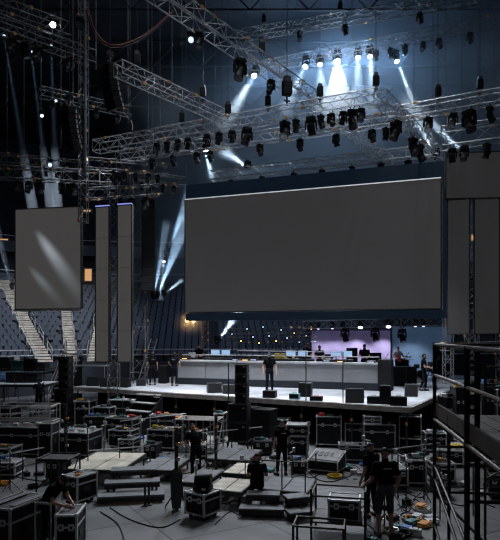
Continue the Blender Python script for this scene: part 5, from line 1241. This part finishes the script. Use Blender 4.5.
# ------------------------------------------------------------------ keep loose floor gear clear of its neighbours
def settle():
    bpy.context.view_layer.update()
    ms_of={}
    for o in bpy.data.objects:
        if o.type!='MESH': continue
        r=o
        while r.parent: r=r.parent
        ms_of.setdefault(r,[]).append(o)
    SKIP=('lamp','cable','hoist','truss','light beam','seat','screen','speaker array','pole','railing','stairs','grandstand','haze','seats')
    E=[]
    for r,ms in ms_of.items():
        if r.get('kind') in('structure','stuff') or r.get('category') is None or r['category'] in SKIP: continue
        inv=r.matrix_world.inverted(); pts=[inv@(m.matrix_world@Vector(c)) for m in ms for c in m.bound_box]
        if r['category']=='stage': continue
        lo=[min(p[i] for p in pts) for i in range(3)]; hi=[max(p[i] for p in pts) for i in range(3)]
        cs=[r.matrix_world@Vector((x,y,0)) for x,y in((lo[0],lo[1]),(hi[0],lo[1]),(hi[0],hi[1]),(lo[0],hi[1]))]
        zs=[(r.matrix_world@p).z for p in pts]
        E.append([r,[(c.x,c.y) for c in cs],min(zs),max(zs)])
    # thin sheet for the stage front so gear stays in front of the drape
    fr=[(S(a,b)).xy for a,b in ((-.1,1.55),(SL+.1,1.55),(SL+.1,D-.2),(-.1,D-.2))]; E.append([None,[tuple(p) for p in fr],0,ZS-.2])
    def pen(A,C):
        best=9
        for P in(A,C):
            for i in range(2):
                ex=P[i+1][0]-P[i][0]; ey=P[i+1][1]-P[i][1]; L=math.hypot(ex,ey) or 1; ax=(ex/L,ey/L)
                a=[p[0]*ax[0]+p[1]*ax[1] for p in A]; c=[p[0]*ax[0]+p[1]*ax[1] for p in C]
                d=min(max(a),max(c))-max(min(a),min(c))
                if d<=0: return 0
                best=min(best,d)
        return best
    def inside(pt,P): return all((P[(i+1)%4][0]-P[i][0])*(pt[1]-P[i][1])-(P[(i+1)%4][1]-P[i][1])*(pt[0]-P[i][0])>-1e-6 for i in range(4))
    loose=[e for e in E if e[0] is not None and e[2]<.12 and (e[0].get('group') in (G2,G1) or e[0]['category'] in('tool box','junction box','stand','mast','hand tool','glove') or e[0].name.startswith('tube_trolley'))]
    loose.sort(key=lambda e:-(e[3]-e[2])*abs(e[1][0][0]-e[1][2][0]))
    for e in loose:
        riders=[]
        if e[0].get('group') in (G2,G1):
            for q in bpy.data.objects:
                if q.parent is None and q is not e[0] and q.type in('MESH','EMPTY') and q.get('category') and q.location.z>e[3]-.12 and q.location.z<e[3]+.6 and inside((q.location.x,q.location.y),e[1]): riders.append(q)
        others=[f for f in E if f is not e and f[0] not in riders and min(e[3],f[3])-max(e[2],f[2])>.03 and abs(f[1][0][0]-e[1][0][0])<12]
        def cost(dx,dy):
            P=[(x+dx,y+dy) for x,y in e[1]]
            return sum(max(0,pen(P,f[1])-.01) for f in others)
        c0=cost(0,0)
        if c0<=.01: continue
        best=(c0,0,0)
        for rr in (.08,.16,.25,.35,.5,.65,.8,1.0,1.25,1.5,1.8):
            for k in range(16):
                a=2*PI*k/16; c=cost(rr*math.cos(a),rr*math.sin(a))+rr*.01
                if c<best[0]-1e-4: best=(c,rr*math.cos(a),rr*math.sin(a))
            if best[0]<.03: break
        _,dx,dy=best
        e[1]=[(x+dx,y+dy) for x,y in e[1]]
        for q in [e[0]]+riders: q.location.x+=dx; q.location.y+=dy
        for f in E:
            if f[0] in riders: f[1]=[(x+dx,y+dy) for x,y in f[1]]
settle()
def reorder():
    import re
    bpy.context.view_layer.update(); gr={}
    for o in bpy.data.objects:
        l=o.get('label')
        if o.parent or not l: continue
        m=re.match(r'(.* on the floor (.*)), ([a-z-]+) from left$',l) or (o.name.startswith('equipment_stand') and re.match(r'((slim).*), ([a-z-]+) counted from the left$',l))
        if m: gr.setdefault(m.group(2),[]).append((o,m))
    for k,v_ in gr.items():
        v_.sort(key=lambda t:proj(t[0].location)[0])
        for i,(o,m) in enumerate(v_): o['label']=m.group(1)+', '+ORD[i]+m.string[m.end(3):]
reorder()
SC.view_settings.view_transform='Standard'; SC.view_settings.look='None'; SC.view_settings.gamma=1; SC.view_settings.use_curve_mapping=False
SC.view_settings.exposure=0.22
SC.cycles.use_denoising=True; SC.cycles.use_adaptive_sampling=False; SC.cycles.filter_width=1.2
